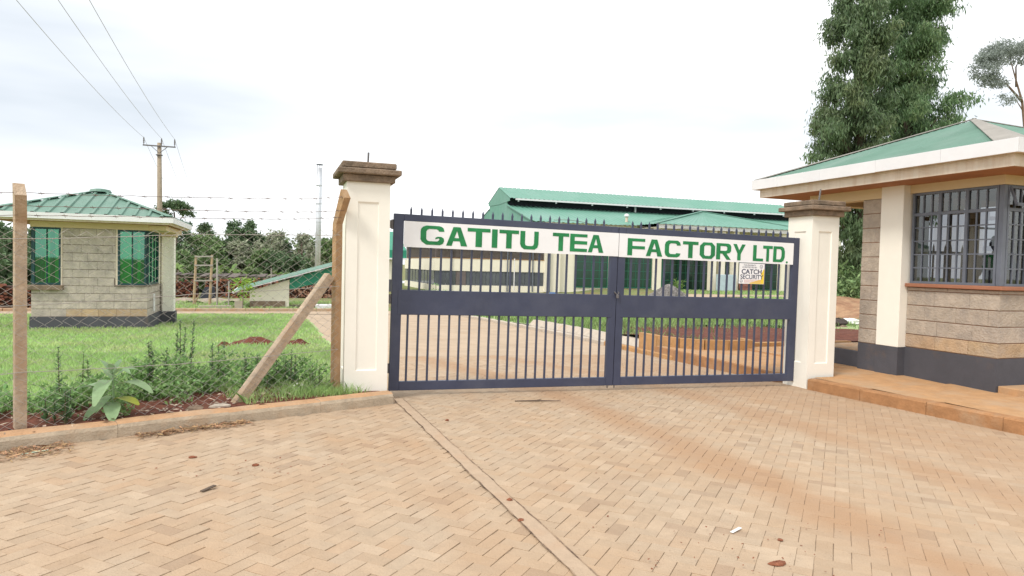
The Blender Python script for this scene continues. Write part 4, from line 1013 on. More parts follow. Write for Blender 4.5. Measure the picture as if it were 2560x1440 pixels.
# ------------------------------------------------------------------ tea factory
fa = thing('factory_building', 'long tea factory with light green roofs and dark green windows behind the gate', 'building', (45, 72, -.9))
FB = -1.3
def sheet(mb, a, b, c, d, n, h=.06):          # ribbed sheet a-b (low edge) to d-c (high edge)
    a, b, c, d = map(Vector, (a, b, c, d)); nrm = (b-a).cross(d-a).normalized()
    if nrm.z < 0: nrm = -nrm
    o = len(mb.v); k = n*4
    for i in range(k+1):
        t = i/k; q = i % 4; hh = h if q in (1, 2) else 0
        mb.v.append(tuple(a.lerp(b, t)+nrm*hh)); mb.v.append(tuple(d.lerp(c, t)+nrm*hh))
    for i in range(k): mb.f.append((o+2*i, o+2*i+2, o+2*i+3, o+2*i+1))
    return mb
HX0, HX1 = 27.4, 72
part('hall_wall', MB().box(29.0, HX1, 72.3, 72.6, FB, 6.7), CREAM, fa)
part('end_wall', sheet(MB(), (HX0, 96, FB), (HX0, 88.4, FB), (HX0, 88.4, 9.0), (HX0, 96, 6.5), 20, .08).add([], []), ROOFL, fa)
ew = MB()
prof_ = [(72.2, 6.65), (80.6, 9.0), (80.6, 9.7), (84, 11.45), (88, 9.75), (88, 9.05), (96, 6.7)]
ys_ = np.linspace(72.2, 96, 120)
for i, y in enumerate(ys_):
    z = np.interp(y, [p[0]+.0001*k for k, p in enumerate(prof_)], [p[1] for p in prof_]); xo = HX0-(.06 if i % 3 == 0 else 0)
    ew.v += [(xo, y, FB), (xo, y, z)]
for i in range(119): ew.f.append((2*i, 2*i+1, 2*i+3, 2*i+2))
part('gable_wall', ew, ROOFL, fa)
lr = sheet(MB(), (HX0-.15, 71.7, 6.62), (HX1, 71.7, 6.62), (HX1, 80.6, 9.06), (HX0-.15, 80.6, 9.06), 74); part('lower_roof', lr, ROOFL, fa)
part('lower_roof', sheet(MB(), (HX0-.15, 96.3, 6.6), (HX1, 96.3, 6.6), (HX1, 88, 9.06), (HX0-.15, 88, 9.06), 74), ROOFL, fa)
part('roof_verge', MB().beam((HX0-.12, 71.6, 6.70), (HX0-.12, 80.6, 9.16), .26, .12), ROOFL, fa)
part('clerestory', MB().box(HX0+.1, HX1, 80.7, 80.8, 9.0, 10.1), DARKV, fa)
mr_ = sheet(MB(), (HX0-.1, 79.4, 9.86), (HX1, 79.4, 9.86), (HX1, 84, 11.6), (HX0-.1, 84, 11.6), 74); part('ridge_roof', mr_, ROOFL, fa)
part('ridge_roof', sheet(MB(), (HX1, 88.6, 9.86), (HX0-.1, 88.6, 9.86), (HX0-.1, 84, 11.6), (HX1, 84, 11.6), 74), ROOFL, fa)
part('monitor_end', MB().add([(HX0-.07, 79.6, 9.55), (HX0-.07, 79.6, 9.85), (HX0-.07, 84, 11.55), (HX0-.07, 88.4, 9.85), (HX0-.07, 88.4, 9.5), (HX0-.07, 84, 9.4)], [(0, 1, 2, 3, 4, 5)]), ROOFL, fa)
part('gutter', MB().box(HX0+.6, HX1, 79.2, 79.42, 9.66, 9.86), WHITEF, fa)
for i in range(9): part('gutter_bracket', MB().box(28.3+i*5, 28.45+i*5, 79.3, 79.5, 9.48, 9.66), WHITEF, fa)
part('downpipe', MB().tube([(45.1, 80.3, 9.85), (45.1, 80.3, 9.0)], .14, 8), WHITEF, fa)
cow = part('roof_vent', MB().lathe((40.2, 73.6, 7.3), [(.17, -.4), (.17, .45), (.22, .46), (.22, .5)], 12), EAVEC, fa)
part('vent_cap', MB().lathe((40.2, 73.6, 7.84), [(.30, 0), (.31, .12), (.22, .28), (.08, .34)], 12), WHITEF, cow)
# two-storey office wing with louvred bands
WXa, WXb, WYa, WYb = 16.45, 29.0, 72.0, 90.0
wing = part('office_wing', MB().box(WXa, WXb, WYa, WYb, FB-.4, -.66).box(WXa, WXb, WYa, WYb, .90, 2.24).box(WXa+.25, WXb, WYa+.25, WYb, -.66, .90).box(WXa+.25, WXb, WYa+.25, WYb, 2.24, 3.9), CREAM, fa)
for i in range(11):
    u0 = WXa+.05+i*1.14; r = random.Random(i)
    if i in (2,): part('shutter', MB().box(u0, u0+1.1, WYa+.05, WYa+.12, -.62, .86), LOUV, wing); continue
    w_ = part('window', MB().box(u0, u0+1.1, WYa+.12, WYa+.18, -.64, .88), STEELG, wing)
    for k in range(3): part('pane', MB().box(u0+.05+k*.35, u0+.36+k*.35, WYa+.09, WYa+.115, -.56, .80), WGLASS, w_)
for i in range(10): 
    y0 = WYa+.9+i*1.75
    w_ = part('window', MB().box(WXa+.12, WXa+.18, y0, y0+1.4, -.64, .88), STEELG, wing)
    for k in range(3): part('pane', MB().box(WXa+.09, WXa+.115, y0+.06+k*.45, y0+.45+k*.45, -.56, .80), WGLASS, w_)
for nm, ra, ax in (('louvre', (2.26, 3.85), 0),):
    lv = MB()
    for k in range(12):
        z = 2.28+k*.135; lv.add([(WXa+.02, WYa+.06, z), (WXb, WYa+.06, z), (WXb, WYa+.2, z+.11), (WXa+.02, WYa+.2, z+.11)], [(0, 1, 2, 3)])
        lv.add([(WXa+.06, WYa+.2, z), (WXa+.06, WYb, z), (WXa+.2, WYb, z+.11), (WXa+.2, WYa+.2, z+.11)], [(3, 2, 1, 0)])
    part('louvre_slats', lv, LOUV, wing, kind='stuff')
part('louvre_sill', MB().box(WXa-.04, WXb, WYa-.04, WYb, 2.242, 2.30), ORANGEC, wing)
part('wing_roof', MB().box(WXa-.3, WXb, WYa-.3, WYb, 3.9, 4.0), HIPC, wing)
for x in (18.2, 24.6, 27.6): part('downpipe', MB().tube([(x, WYa-.1, FB), (x, WYa-.1, 3.9)], .07, 6), STEELG, wing)
part('white_pipe', MB().tube([(25.3, 71.6, -1.2), (25.3, 71.6, 2.4)], .06, 6), WHITEF, fa)
part('end_pier', MB().box(29.0, 30.9, 71.8, 72.3, FB, 6.6), CREAM, fa)
part('downpipe', MB().tube([(29.5, 71.6, FB), (29.5, 71.6, 6.5)], .13, 8), STEELG, fa)
def big_window(x0, x1, y, z0, z1, nx, nz, mul=GFRAME):
    w = part('window', MB().box(x0, x1, y-.05, y+.05, z0, z0+.12).box(x0, x1, y-.05, y+.05, z1-.1, z1).box(x0, x0+.1, y-.05, y+.05, z0+.12, z1-.1).box(x1-.1, x1, y-.05, y+.05, z0+.12, z1-.1), mul, fa)
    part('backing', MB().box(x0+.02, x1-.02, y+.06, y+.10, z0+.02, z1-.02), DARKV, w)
    for i in range(nx):
        for j in range(nz):
            ua = x0+.1+(x1-x0-.2)*i/nx; ub = x0+.1+(x1-x0-.2)*(i+1)/nx; za = z0+.12+(z1-z0-.22)*j/nz; zb = z0+.12+(z1-z0-.22)*(j+1)/nz
            part('pane', MB().box(ua+.03, ub-.03, y-.01, y+.01, za+.03, zb-.03), FGLASS, w)
    gb = MB()
    for i in range(1, nx):
        u = x0+.1+(x1-x0-.2)*i/nx; part('glazing_bar', MB().box(u-.03, u+.03, y-.03, y+.03, z0+.12, z1-.1), mul, w)
    for j in range(1, nz):
        z = z0+.12+(z1-z0-.22)*j/nz; part('glazing_bar', MB().box(x0+.1, x1-.1, y-.028, y+.028, z-.03, z+.03), mul, w)
big_window(32.9, 37.15, 72.2, -.75, 5.2, 4, 6); big_window(38.7, 43.0, 72.2, -.75, 5.2, 4, 6)
big_window(44.4, 51.1, 72.2, -.85, 5.2, 6, 6); big_window(53.6, 54.6, 72.2, -.85, 5.2, 1, 6); big_window(55.6, 62.0, 72.2, -.75, 5.2, 6, 6)
# entrance porch with a low hipped roof carried on columns
for x in (41.4, 48.8, 50.0, 51.9, 58.9, 60.0): part('porch_column', MB().box(x-.36, x+.36, 68.0, 68.7, FB, 6.3), CREAM, fa)
part('porch_fascia', MB().box(41.0, 62.4, 67.6, 67.8, 6.25, 6.72), WHITEF, fa)
part('porch_ceiling', MB().box(41.0, 62.4, 67.8, 72.3, 6.3, 6.4), CREAM, fa)
pr_ = (51.2, 74.2, 8.95)
part('porch_roof', sheet(MB(), (40.6, 67.4, 6.70), (62.8, 67.4, 6.70), (51.25, 74.2, 8.95), (51.15, 74.2, 8.95), 30, .04), ROOFL, fa)
part('porch_roof', sheet(MB(), (40.6, 80, 6.74), (40.6, 67.4, 6.70), (51.15, 74.2, 8.95), (51.15, 74.3, 8.95), 20, .04), ROOFL, fa)
part('porch_roof', sheet(MB(), (62.8, 67.4, 6.70), (62.8, 80, 6.74), (51.25, 74.3, 8.95), (51.25, 74.2, 8.95), 20, .04), ROOFL, fa)
part('roof_hip', MB().beam((40.6, 67.4, 6.80), (51.2, 74.2, 9.05), .3, .08), ROOFL, fa)
part('roof_hip', MB().beam((62.8, 67.4, 6.80), (51.2, 74.2, 9.05), .3, .08), ROOFL, fa)
tag(part('cabinet', MB().box(48.3, 50.5, 66.0, 66.8, -1.0, 1.15, .03).box(48.35, 50.45, 65.96, 65.999, -.9, 1.1), mat('pale_blue_metal', (.45, .55, .60), .5, .08, 3, .05)), 'pale blue-grey metal cabinet standing at the factory porch', 'cabinet')
tag(part('crate', MB().box(51.6, 52.9, 66.2, 67.0, -.95, .85, .02).box(51.7, 52.8, 66.15, 66.199, -.2, .0), mat('brown_red_box', (.26, .11, .085), .8, .15, 4, .1)), 'reddish brown box standing between two factory porch columns', 'crate')
# small green-roofed shed left of the factory
an = thing('shed', 'small cream shed with a deep green roof edge, half hidden behind the left gate pillar', 'building', (10.5, 70, -1.2))
part('wall', MB().box(7.6, 12.5, 70.2, 75, -1.6, 2.1), CREAM, an)
part('roof', MB().add([(7.2, 69.7, 2.0), (12.9, 69.7, 2.0), (12.9, 75.3, 4.2), (7.2, 75.3, 4.2), (7.2, 69.7, 2.9), (12.9, 69.7, 2.9), (12.9, 75.3, 5.0), (7.2, 75.3, 5.0)], [(0, 3, 2, 1), (4, 5, 6, 7), (0, 1, 5, 4), (1, 2, 6, 5), (2, 3, 7, 6), (3, 0, 4, 7)]), ROOFD, an)
part('gutter', MB().box(7.1, 13.0, 69.55, 69.7, 1.95, 2.1), WHITEF, an)
part('dark_base', MB().box(7.6, 12.6, 70.1, 70.199, -1.6, -.1), PLINTH, an)

# ------------------------------------------------------------------ yard things seen through and past the gate
gh_ = MB(); gr = np.random.default_rng(5)
hx, hy, hz = 24.2, 38.4, gz(24.2, 38.4)
heap = thing('gravel_heap', 'grey gravel heap on the factory yard, seen between the bars of the right gate leaf', 'gravel heap', (hx, hy, hz))
def heap_h(r_): return 1.62*max(0, 1-r_**1.25)
hm = MB()
for i in range(9):
    q = i/8
    for k in range(28):
        a = 2*math.pi*k/28; w = 1+.10*math.sin(2*a+1)+.05*math.sin(5*a)
        hm.v.append((hx+2.15*q*w*math.cos(a), hy+2.0*q*w*math.sin(a), hz-.08+heap_h(q)*.95))
for i in range(8):
    for k in range(28): hm.f.append((i*28+k, (i+1)*28+k, (i+1)*28+(k+1) % 28, i*28+(k+1) % 28))
part('core', hm, GRAVM, heap)
n = 9000; a = gr.uniform(0, 2*np.pi, n); q = np.sqrt(gr.uniform(0, 1.1, n)); w = 1+.10*np.sin(2*a+1)+.05*np.sin(5*a)
C = np.stack([hx+2.15*q*w*np.cos(a), hy+2.0*q*w*np.sin(a), hz-.06+1.62*.95*np.maximum(0, 1-q**1.25)+gr.uniform(-.02, .03, n)], 1)
S = gr.uniform(.03, .075, (n, 1, 1)); T4 = np.array([[1, 0, -.5], [-.5, .87, -.5], [-.5, -.87, -.5], [0, 0, 1]])
rot = gr.normal(size=(n, 3, 3)); Qm, _ = np.linalg.qr(rot); Tt = np.einsum('nij,kj->nki', Qm, T4)*S+C[:, None, :]
tri = np.concatenate([Tt[:, [0, 1, 3]], Tt[:, [1, 2, 3]], Tt[:, [2, 0, 3]], Tt[:, [0, 2, 1]]], 0)
nppart('gravel_stones', tri, 3, GRAVM, heap, 'stuff')
bz = gz(15.9, 38)
tag(part('drum', MB().lathe((15.95, 38, bz), [(.26, 0), (.27, .3), (.29, .31), (.27, .33), (.27, .6), (.29, .61), (.27, .63), (.26, .88), (.22, .89)], 16), BLUEP, None, True), 'small blue drum just above the gate rail, left of the gate seam', 'drum')
rb = thing('wheelbarrow', 'red wheelbarrow just above the gate rail, next to the gate seam', 'wheelbarrow', (18.4, 38, bz))
part('tray', MB().add([(18.0, 37.7, .62+bz), (18.85, 37.75, .66+bz), (18.85, 38.3, .66+bz), (18.0, 38.35, .62+bz), (18.2, 37.85, .3+bz), (18.6, 37.85, .3+bz), (18.6, 38.2, .3+bz), (18.2, 38.2, .3+bz)], [(0, 1, 5, 4), (1, 2, 6, 5), (2, 3, 7, 6), (3, 0, 4, 7), (4, 5, 6, 7)]), REDP, rb)
part('frame', MB().tube([(17.5, 37.85, .6+bz), (18.4, 37.85, .32+bz), (18.95, 38, .2+bz)], .02).tube([(17.5, 38.2, .6+bz), (18.4, 38.2, .32+bz), (18.95, 38.05, .2+bz)], .02).tube([(18.1, 37.85, .35+bz), (18.05, 37.85, bz)], .02).tube([(18.1, 38.2, .35+bz), (18.05, 38.2, bz)], .02), REDP, rb)
part('wheel', MB().tube([(18.95, 37.98, .2+bz), (18.95, 38.07, .2+bz)], .19, 14), HAIR, rb)

# lean-to store behind the lawn
lt = thing('lean_to_store', 'low cream lean-to store with a sloping green roof, open at its right end', 'building', (-.1, 36.5, -.85))
lzb = -1.1
part('wall', MB().add([(-1.06, 36.5, lzb), (.80, 36.5, lzb), (.80, 36.5, .62), (-1.06, 36.5, .03), (-1.06, 36.65, lzb), (.80, 36.65, lzb), (.80, 36.65, .62), (-1.06, 36.65, .03)], [(0, 1, 2, 3), (4, 7, 6, 5), (0, 4, 5, 1), (1, 5, 6, 2), (2, 6, 7, 3), (3, 7, 4, 0)]), CREAM, lt)
part('dark_base', MB().box(-1.06, .62, 36.44, 36.498, lzb, -.47), CAPC, lt)
part('side_wall', MB().box(-1.06, -.92, 36.652, 41.5, lzb, .0), GFRAME, lt)
part('roof', sheet(MB(), (-1.75, 41.8, .03), (-1.75, 36.15, .03), (4.0, 36.15, 1.72), (4.0, 41.8, 1.72), 22, .035), ROOFG, lt)
part('roof_edge', MB().beam((-1.75, 36.13, .0), (4.0, 36.13, 1.69), .03, .12, (0, 1, 0)), WHITEF, lt)
part('gable_sheet', MB().add([(.82, 36.55, .10), (4.0, 36.55, .95), (4.0, 36.55, 1.62), (.82, 36.55, .66), (.82, 36.58, .10), (4.0, 36.58, .95), (4.0, 36.58, 1.62), (.82, 36.58, .66)], [(0, 1, 2, 3), (4, 7, 6, 5), (0, 4, 5, 1), (2, 6, 7, 3), (1, 5, 6, 2), (3, 7, 4, 0)]), ROOFD, lt)
part('gutter', MB().tube([(-1.80, 36.1, -.02), (-1.80, 41.8, -.02)], .07, 8), WHITEF, lt)
part('post', MB().box(3.5, 3.65, 36.6, 36.75, lzb, 1.5), CONC, lt)
tag(part('water_channel', MB().box(2.0, 3.2, 34.5, 34.9, gz(2.5, 34.5)-.1, gz(2.5, 34.5)+.25, .03).box(2.1, 3.1, 34.46, 34.499, gz(2.5, 34.5)+.02, gz(2.5, 34.5)+.2), WHITEF), 'white block lying on the grass in front of the lean-to store opening', 'block')
# flue
ch_ = thing('chimney_flue', 'tall bright steel flue rising behind the lean-to store', 'chimney', (3.3, 55, -1.3))
part('stack', MB().tube([(3.26, 55, -1.4), (3.30, 55, 4.5), (3.33, 55, 8.75)], .205, 20), STEEL, ch_, True)
for z in (.9, 3.2, 4.6, 6.0, 7.4): part('flange', MB().tube([(3.3, 55, z), (3.3, 55, z+.06)], .235, 20), STEEL, ch_)
part('rain_cap', MB().tube([(3.33, 55, 9.0), (3.33, 55, 9.05)], .25, 16).tube([(3.15, 55, 8.74), (3.15, 55, 9.0)], .02, 5).tube([(3.5, 55, 8.74), (3.5, 55, 9.0)], .02, 5).tube([(3.33, 54.83, 8.74), (3.33, 54.83, 9.0)], .02, 5), STEELG, ch_)
# wooden tank stand frame
ts = thing('timber_frame', 'ladder-like frame of two timber poles with cross rails behind the lawn', 'frame', (-3.5, 40, -.95))
part('pole', MB().tube([(-3.95, 40, -1.1), (-3.86, 40, 1.74)], [.075, .06], 8), POSTW, ts)
part('pole', MB().tube([(-3.18, 40, -1.1), (-3.07, 40, 1.80)], [.075, .06], 8), POSTW, ts)
for z0, z1 in ((1.68, 1.72), (1.22, 1.24), (.40, .42)): part('rail', MB().beam((-3.92, 39.92, z0), (-3.02, 39.92, z1), .05, .07), GALV, ts)
part('brace', MB().tube([(-3.93, 39.95, -.95), (-3.70, 39.6, -.4)], .03, 6), POSTW, ts)
sp = thing('steel_post', 'thin galvanised steel post right of the ladder-like timber frame', 'post', (-2.72, 38.5, -.9))
part('tube', MB().tube([(-2.70, 38.5, -1.0), (-2.72, 38.5, 1.62)], .045, 8), GALV, sp); part('base', MB().box(-2.82, -2.58, 38.4, 38.6, -.95, -.86), LIGHTC, sp)
for x, y, h, lb in ((-2.03, 36.4, 1.25, 'short galvanised post with a rounded top at the low end of the lean-to roof'), (-4.85, 36.8, .95, 'short thin post on the road verge beside the gatehouse porch column'), (-.1, 54, 2.2, 'thin grey post standing against the firewood stacks')):
    z = gz(x, y); t = thing('short_post', lb, 'post', (x, y, z)); part('tube', MB().tube([(x, y, z-.1), (x, y, z+h)], .035, 8), GALV, t); part('cap', MB().tube([(x, y, z+h), (x, y, z+h+.06)], .05, 8), GALV, t)
tag(part('kerb_slab', MB().beam((-3.3, 35.6, gz(-3, 35)+.05), (-1.9, 35.9, gz(-3, 35)+.05), .25, .13), LIGHTC), 'pale concrete slab lying on the verge below the timber frame', 'slab')

# firewood stacks under a long pole shelter
def stack(x0, x1, y, h, label, mt, seed, yb=None):
    zb = gz((x0+x1)/2, y)-.05; t = thing('firewood_stack', label, 'firewood stack', ((x0+x1)/2, y, zb), 'firewood stacks behind the lawn'); r = np.random.default_rng(seed)
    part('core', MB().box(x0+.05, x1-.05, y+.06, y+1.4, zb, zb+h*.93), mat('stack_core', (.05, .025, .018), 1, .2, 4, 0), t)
    n = int((x1-x0)*h/.017); xs = r.uniform(x0, x1, n); zs = zb+r.uniform(0, 1, n)*h*(1+.08*np.sin(xs*1.9+seed)+.05*np.sin(xs*5)); rad = r.uniform(.045, .095, n); yo = r.uniform(-.13, .05, n)
    V = []
    k = 6; ang = np.arange(k)*2*np.pi/k
    ph = r.uniform(0, 6, (n, 1)); sq = r.uniform(.55, 1.0, (n, 1))
    cx = xs[:, None]+rad[:, None]*np.cos(ang[None]+ph); cz = zs[:, None]+rad[:, None]*sq*np.sin(ang[None]+ph)
    tl = r.normal(0, .05, (n, 1))
    ends = np.stack([cx, np.broadcast_to((y+yo)[:, None], cx.shape)+(cx-xs[:, None])*tl*4, cz], 2)
    nppart('log_ends', ends, k, mt, t, 'stuff')
    back = ends.copy(); back[:, :, 1] += .45
    side = np.stack([ends, np.roll(ends, -1, 1), np.roll(back, -1, 1), back], 2).reshape(-1, 4, 3)
    nppart('log_sides', side, 4, mt, t, 'stuff')
    return t
stack(-9.0, -5.4, 57.5, 1.25, 'dark red firewood stack beside the far gatehouse porch column', mat('dark_split_firewood', (.19, .075, .045), .9, .25, 4, .0, island=.4), 1)
stack(-4.9, -3.5, 58, 1.35, 'firewood stack seen through the ladder-like timber frame', WOODR, 2)
stack(-3.4, 1.0, 57.2, 1.40, 'long firewood stack between the timber frame and the lean-to roof', WOODR, 3)
stack(.9, 5.6, 57.8, 1.35, 'firewood stack seen through the open end of the lean-to store', mat('pale_split_firewood', (.36, .20, .13), .9, .25, 4, .0, island=.4), 4)
stack(-12.5, -9.2, 34.0, 1.1, 'firewood heap at the left edge behind the fence post', mat('dark_split_firewood', (.19, .075, .045)), 5)
shl = thing('pole_shelter', 'long low shelter of weathered boards on poles over the firewood stacks', 'shelter', (-1.5, 60, -1.45))
rrs = random.Random(12)
for i in range(24):
    x = -11+i*.72; part('roof_board', MB().beam((x, 59.0+rrs.uniform(-.2, .2), .20+rrs.uniform(-.06, .08)), (x+.3, 61.5, .36+rrs.uniform(-.05, .06)), rrs.uniform(.4, .7), .05), ROOFT, shl)
for i in range(12):
    x = -10.8+i*1.45; part('post', MB().tube([(x, 59.3, -1.6), (x, 59.3, .2)], .06, 6), WOODP, shl)
part('purlin', MB().tube([(-11.2, 59.2, .05), (6, 59.2, .12)], .05, 6), WOODP, shl)
tag(part('tarpaulin', MB().add([(-4.6, 54.6, -1.4), (-3.9, 54.3, -1.4), (-4.0, 54.6, -.45), (-4.7, 55.2, -.5), (-5.1, 55.0, -1.35)], [(0, 1, 2), (0, 2, 3), (0, 3, 4), (2, 1, 3)]), DARKV), 'dark tarpaulin bundle between the firewood stacks behind the timber frame', 'tarpaulin')
tag(part('rubble', grid(-8, -2, 24, 43, 50, 10, lambda x, y: gz(x, y)+.06+.10*math.sin(x*3.1+y)*math.sin(y*2.3)), mat('pale_rubble', (.34, .28, .22), 1, .35, 5, .8, 12)), 'pale rubble heaps on the ground before the firewood stacks', 'rubble', kind='stuff')

# ------------------------------------------------------------------ utility pole and its lines
up = thing('utility_pole', 'wooden power pole with a steel crossarm rising behind the far gatehouse', 'utility pole', (-6.45, 46, -1.1))
part('pole', MB().tube([(-6.42, 46, -1.3), (-6.45, 46, 4.0), (-6.50, 46, 8.45)], [.17, .15, .115], 12), WOODP, up, True)
part('crossarm', MB().beam((-7.36, 45.86, 8.24), (-5.60, 45.86, 8.24), .07, .07), RODM, up)
for s in (-1, 1): part('arm_brace', MB().beam((-6.48+s*.42, 45.86, 8.20), (-6.48+s*.04, 45.88, 7.86), .04, .03), RODM, up)
part('clamp', MB().box(-6.66, -6.32, 45.80, 46.14, 7.70, 7.74), RODM, up)
INS = [(-7.31, 8.68), (-6.36, 8.70), (-5.65, 8.71)]
for x, z in INS: part('insulator', MB().lathe((x, 45.86, 8.27), [(.02, 0), (.02, .1), (.05, .12), (.03, .2), (.05, .22), (.03, .3), (.045, .32), (.025, .44)], 8), RODM, up)
for (x, z), lb in zip(INS, ('leftmost', 'middle', 'rightmost')):
    mb = MB(); dx0 = .0515; pts_ = []
    for i in range(41):
        t = i/40; y = 45.86-58*t; pts_.append((x+dx0*(45.86-y), y, z-.95*4*t*(1-t)*.95))
    mb.tube(pts_, .008, 5)
    pts_ = []
    for i in range(21):
        t = i/20; y = 45.86+70*t; pts_.append((x-dx0*70*t+(1.2*t), y, z-4.0*t-1.6*4*t*(1-t)))
    mb.tube(pts_, .008, 5)
    tag(part('power_line', mb, GALV), lb+' of the three power lines running over the crossarm of the wooden pole', 'power line', 'power lines')

# ------------------------------------------------------------------ trees
nr = np.random.default_rng(21)
def blob_leaves(rng, blobs, per, L, W, droop=.3, clump=.35, nclump=None):
    """leaf clumps scattered through ellipsoid blobs (x,y,z,rx,ry,rz,weight)"""
    out = []
    tot = sum(b[6] for b in blobs)
    for b in blobs:
        n = max(30, int(per*b[6]/tot)); k = max(3, n//45)
        u = rng.normal(size=(k, 3)); u /= np.linalg.norm(u, axis=1, keepdims=True); rad = rng.uniform(.25, 1, (k, 1))**.45
        cc = np.array(b[:3])+u*rad*np.array(b[3:6])
        idx = rng.integers(0, k, n)
        C = cc[idx]+rng.normal(size=(n, 3))*clump*np.array([1, 1, .75])
        D = rng.normal(size=(n, 3)); D[:, 2] -= droop*2.2
        out.append(leaves(rng, C, D, rng.normal(size=(n, 3)), L*rng.uniform(.6, 1.35, n), W*rng.uniform(.7, 1.3, n)))
    return np.concatenate(out, 0)
def add_tree(name, label, loc, trunk_pts, trunk_r, limbs, blobs, per, L, W, mt, bark, droop=.3, clump=.35, group=None, seed=1):
    t = thing(name, label, 'tree', loc, group); rng = np.random.default_rng(seed)
    tm = MB().tube([Vector(loc)+Vector(p) for p in trunk_pts], trunk_r, 10)
    tr = part('trunk', tm, bark, t, True)
    for lp, lr in limbs: part('limb', MB().tube([Vector(loc)+Vector(p) for p in lp], lr, 6), bark, t, True)
    B = [(b[0]+loc[0], b[1]+loc[1], b[2]+loc[2], *b[3:]) for b in blobs]
    nppart('crown', blob_leaves(rng, B, per, L, W, droop, clump), 4, mt, t)
    return t
# two tall eucalyptus right of the gate
rE = random.Random(31)
def euc(loc, prof, label, mt, per, seed, extra=()):
    blobs = []; r = random.Random(seed)
    for (z, cx, w) in prof:
        for k in range(11):
            a = r.uniform(0, 6.28); q = r.uniform(.0, 1.0)**.6
            rx = w*r.uniform(.20, .34)
            blobs.append((cx+w*q*math.cos(a), w*q*math.sin(a)*.9, z+r.uniform(-.7, .7), rx, rx, r.uniform(.30, .62), rx*rx))
    H = prof[-1][0]
    tp = [(0, 0, -.3), (.05, 0, H*.3), (prof[len(prof)//2][1]*.8, 0, H*.6), (prof[-1][1], 0, H)]
    limbs = []
    for i, (z, cx, w) in enumerate(prof[::2]):
        for k in range(2):
            a = r.uniform(0, 6.28); limbs.append(([(cx*.7, 0, z-1.0), (cx+w*.45*math.cos(a), w*.4*math.sin(a), z-.2), (cx+w*.9*math.cos(a), w*.8*math.sin(a), z+.3)], [.09, .06, .02]))
    return add_tree('eucalyptus_tree', label, loc, tp, [.36, .30, .22, .07], limbs+list(extra), blobs, per, .27, .062, mt, BARKD, 1.0, .20, 'eucalyptus trees beside the gatehouse', seed)
e1 = (27.0, 26.0, gz(27.0, 26))
euc(e1, [(2.6, -.5, .9), (3.6, -.4, 1.0), (4.6, -.5, 1.1), (5.6, -.7, 1.3), (6.6, -.9, 1.4), (7.6, -.9, 1.5), (8.7, -.9, 1.5), (9.8, -.7, 1.5), (10.9, -.6, 1.45), (12.0, -.6, 1.4), (13.2, -.5, 1.4), (14.4, -.4, 1.4), (15.6, -.4, 1.4), (16.8, -.3, 1.4), (18.0, -.2, 1.4), (19.2, 0, 1.2)],
    'tall dark eucalyptus tree, the left one of the pair behind the gatehouse', EUCM, 66000, 41)
e2 = (32.9, 28.0, gz(32.9, 28))
euc(e2, [(6.0, -.9, 2.0), (7.0, -.7, 2.2), (8.0, -.5, 2.4), (9.0, -.3, 2.5), (9.9, -.3, 2.5), (10.8, -.4, 2.4), (11.6, -.8, 2.2), (12.4, -1.2, 2.0), (13.2, -1.5, 1.8), (14.0, -1.5, 1.8), (14.9, -1.1, 1.9), (15.9, -.8, 2.0), (16.9, -.6, 2.1), (18, -.4, 2.1), (19.2, -.2, 1.9)],
    'tall brighter eucalyptus tree with drooping foliage, the right one of the pair behind the gatehouse', EUCM2, 76000, 43)
# flat-topped tree at the top right edge
ft = (103.5, 70.0, -1)
add_tree('flat_topped_tree', 'distant leaning tree with a flat ragged crown at the top right edge', ft, [(0, 0, 0), (.5, 0, 18), (-1.6, 0, 28), (-4.2, 0, 33.2)], [.3, .24, .16, .06],
         [([(-1.6, 0, 28), (-5, 0, 30.2), (-8.5, 0, 31)], [.2, .12, .05]), ([(-3, 0, 30), (-2.5, .5, 33), (-1, .8, 35)], [.15, .1, .04]), ([(-.6, 0, 26), (-2.2, 0, 27.5), (-3.4, 0, 28.6)], [.1, .07, .03])],
         [(-6.3, 0, 34.6, 2.6, 2.2, 1.2, 3), (-4.3, 0, 35.4, 2.6, 2.2, .9, 3), (-8.2, 0, 33.2, 1.9, 1.8, .9, 2), (-9.6, 0, 31.4, 2.0, 1.8, 1.0, 2), (-7.6, 0, 30.4, 1.8, 1.6, .9, 1.7), (-2.6, 0, 34.2, 1.8, 1.6, 1.2, 1.5), (-5.0, 0, 28.2, 1.1, 1, .6, .5), (-9.8, 0, 33.6, .9, .8, .4, .3)],
         8000, .42, .13, mat('hazy_leaves', (.30, .34, .31), .6, .2, .4, 0, island=.25, transl=.35), BARK, .3, .38, None, 7)
# tree belt behind the firewood: built one by one, crowns from shared kinds
def belt(name, label, x, y, h, w, kind, seed, bare=.25, per=5200):
    r = random.Random(seed); z = gz(x, y)-.3; H = h-z; blobs = []
    mt = {'d': TREED, 'm': TREEM, 'g': TREEG}[kind]
    for k in range(20):
        q = r.uniform(bare, 1); ww = w*math.sin(math.pi*min(.95, .12+.80*(q-bare)/(1-bare)))**.7*r.uniform(.3, 1.05); a = r.uniform(0, 6.28); s = w*r.uniform(.24, .42)
        blobs.append((ww*math.cos(a), ww*math.sin(a)*.6, H*q*.93, s, s, s*.8, s*s))
    limbs = [([(0, 0, H*.3), (w*.3*math.cos(i*2.1), w*.3*math.sin(i*2.1), H*.5), (w*.55*math.cos(i*2.1), w*.55*math.sin(i*2.1), H*.7)], [.10, .07, .03]) for i in range(3)]
    return add_tree(name, label, (x, y, z), [(0, 0, 0), (.05, 0, H*.4), (0, 0, H*.88)], [.2, .15, .05], limbs, blobs, per, .36, .17, mt, BARKD, .15, .20, 'trees in the belt behind the firewood', seed)
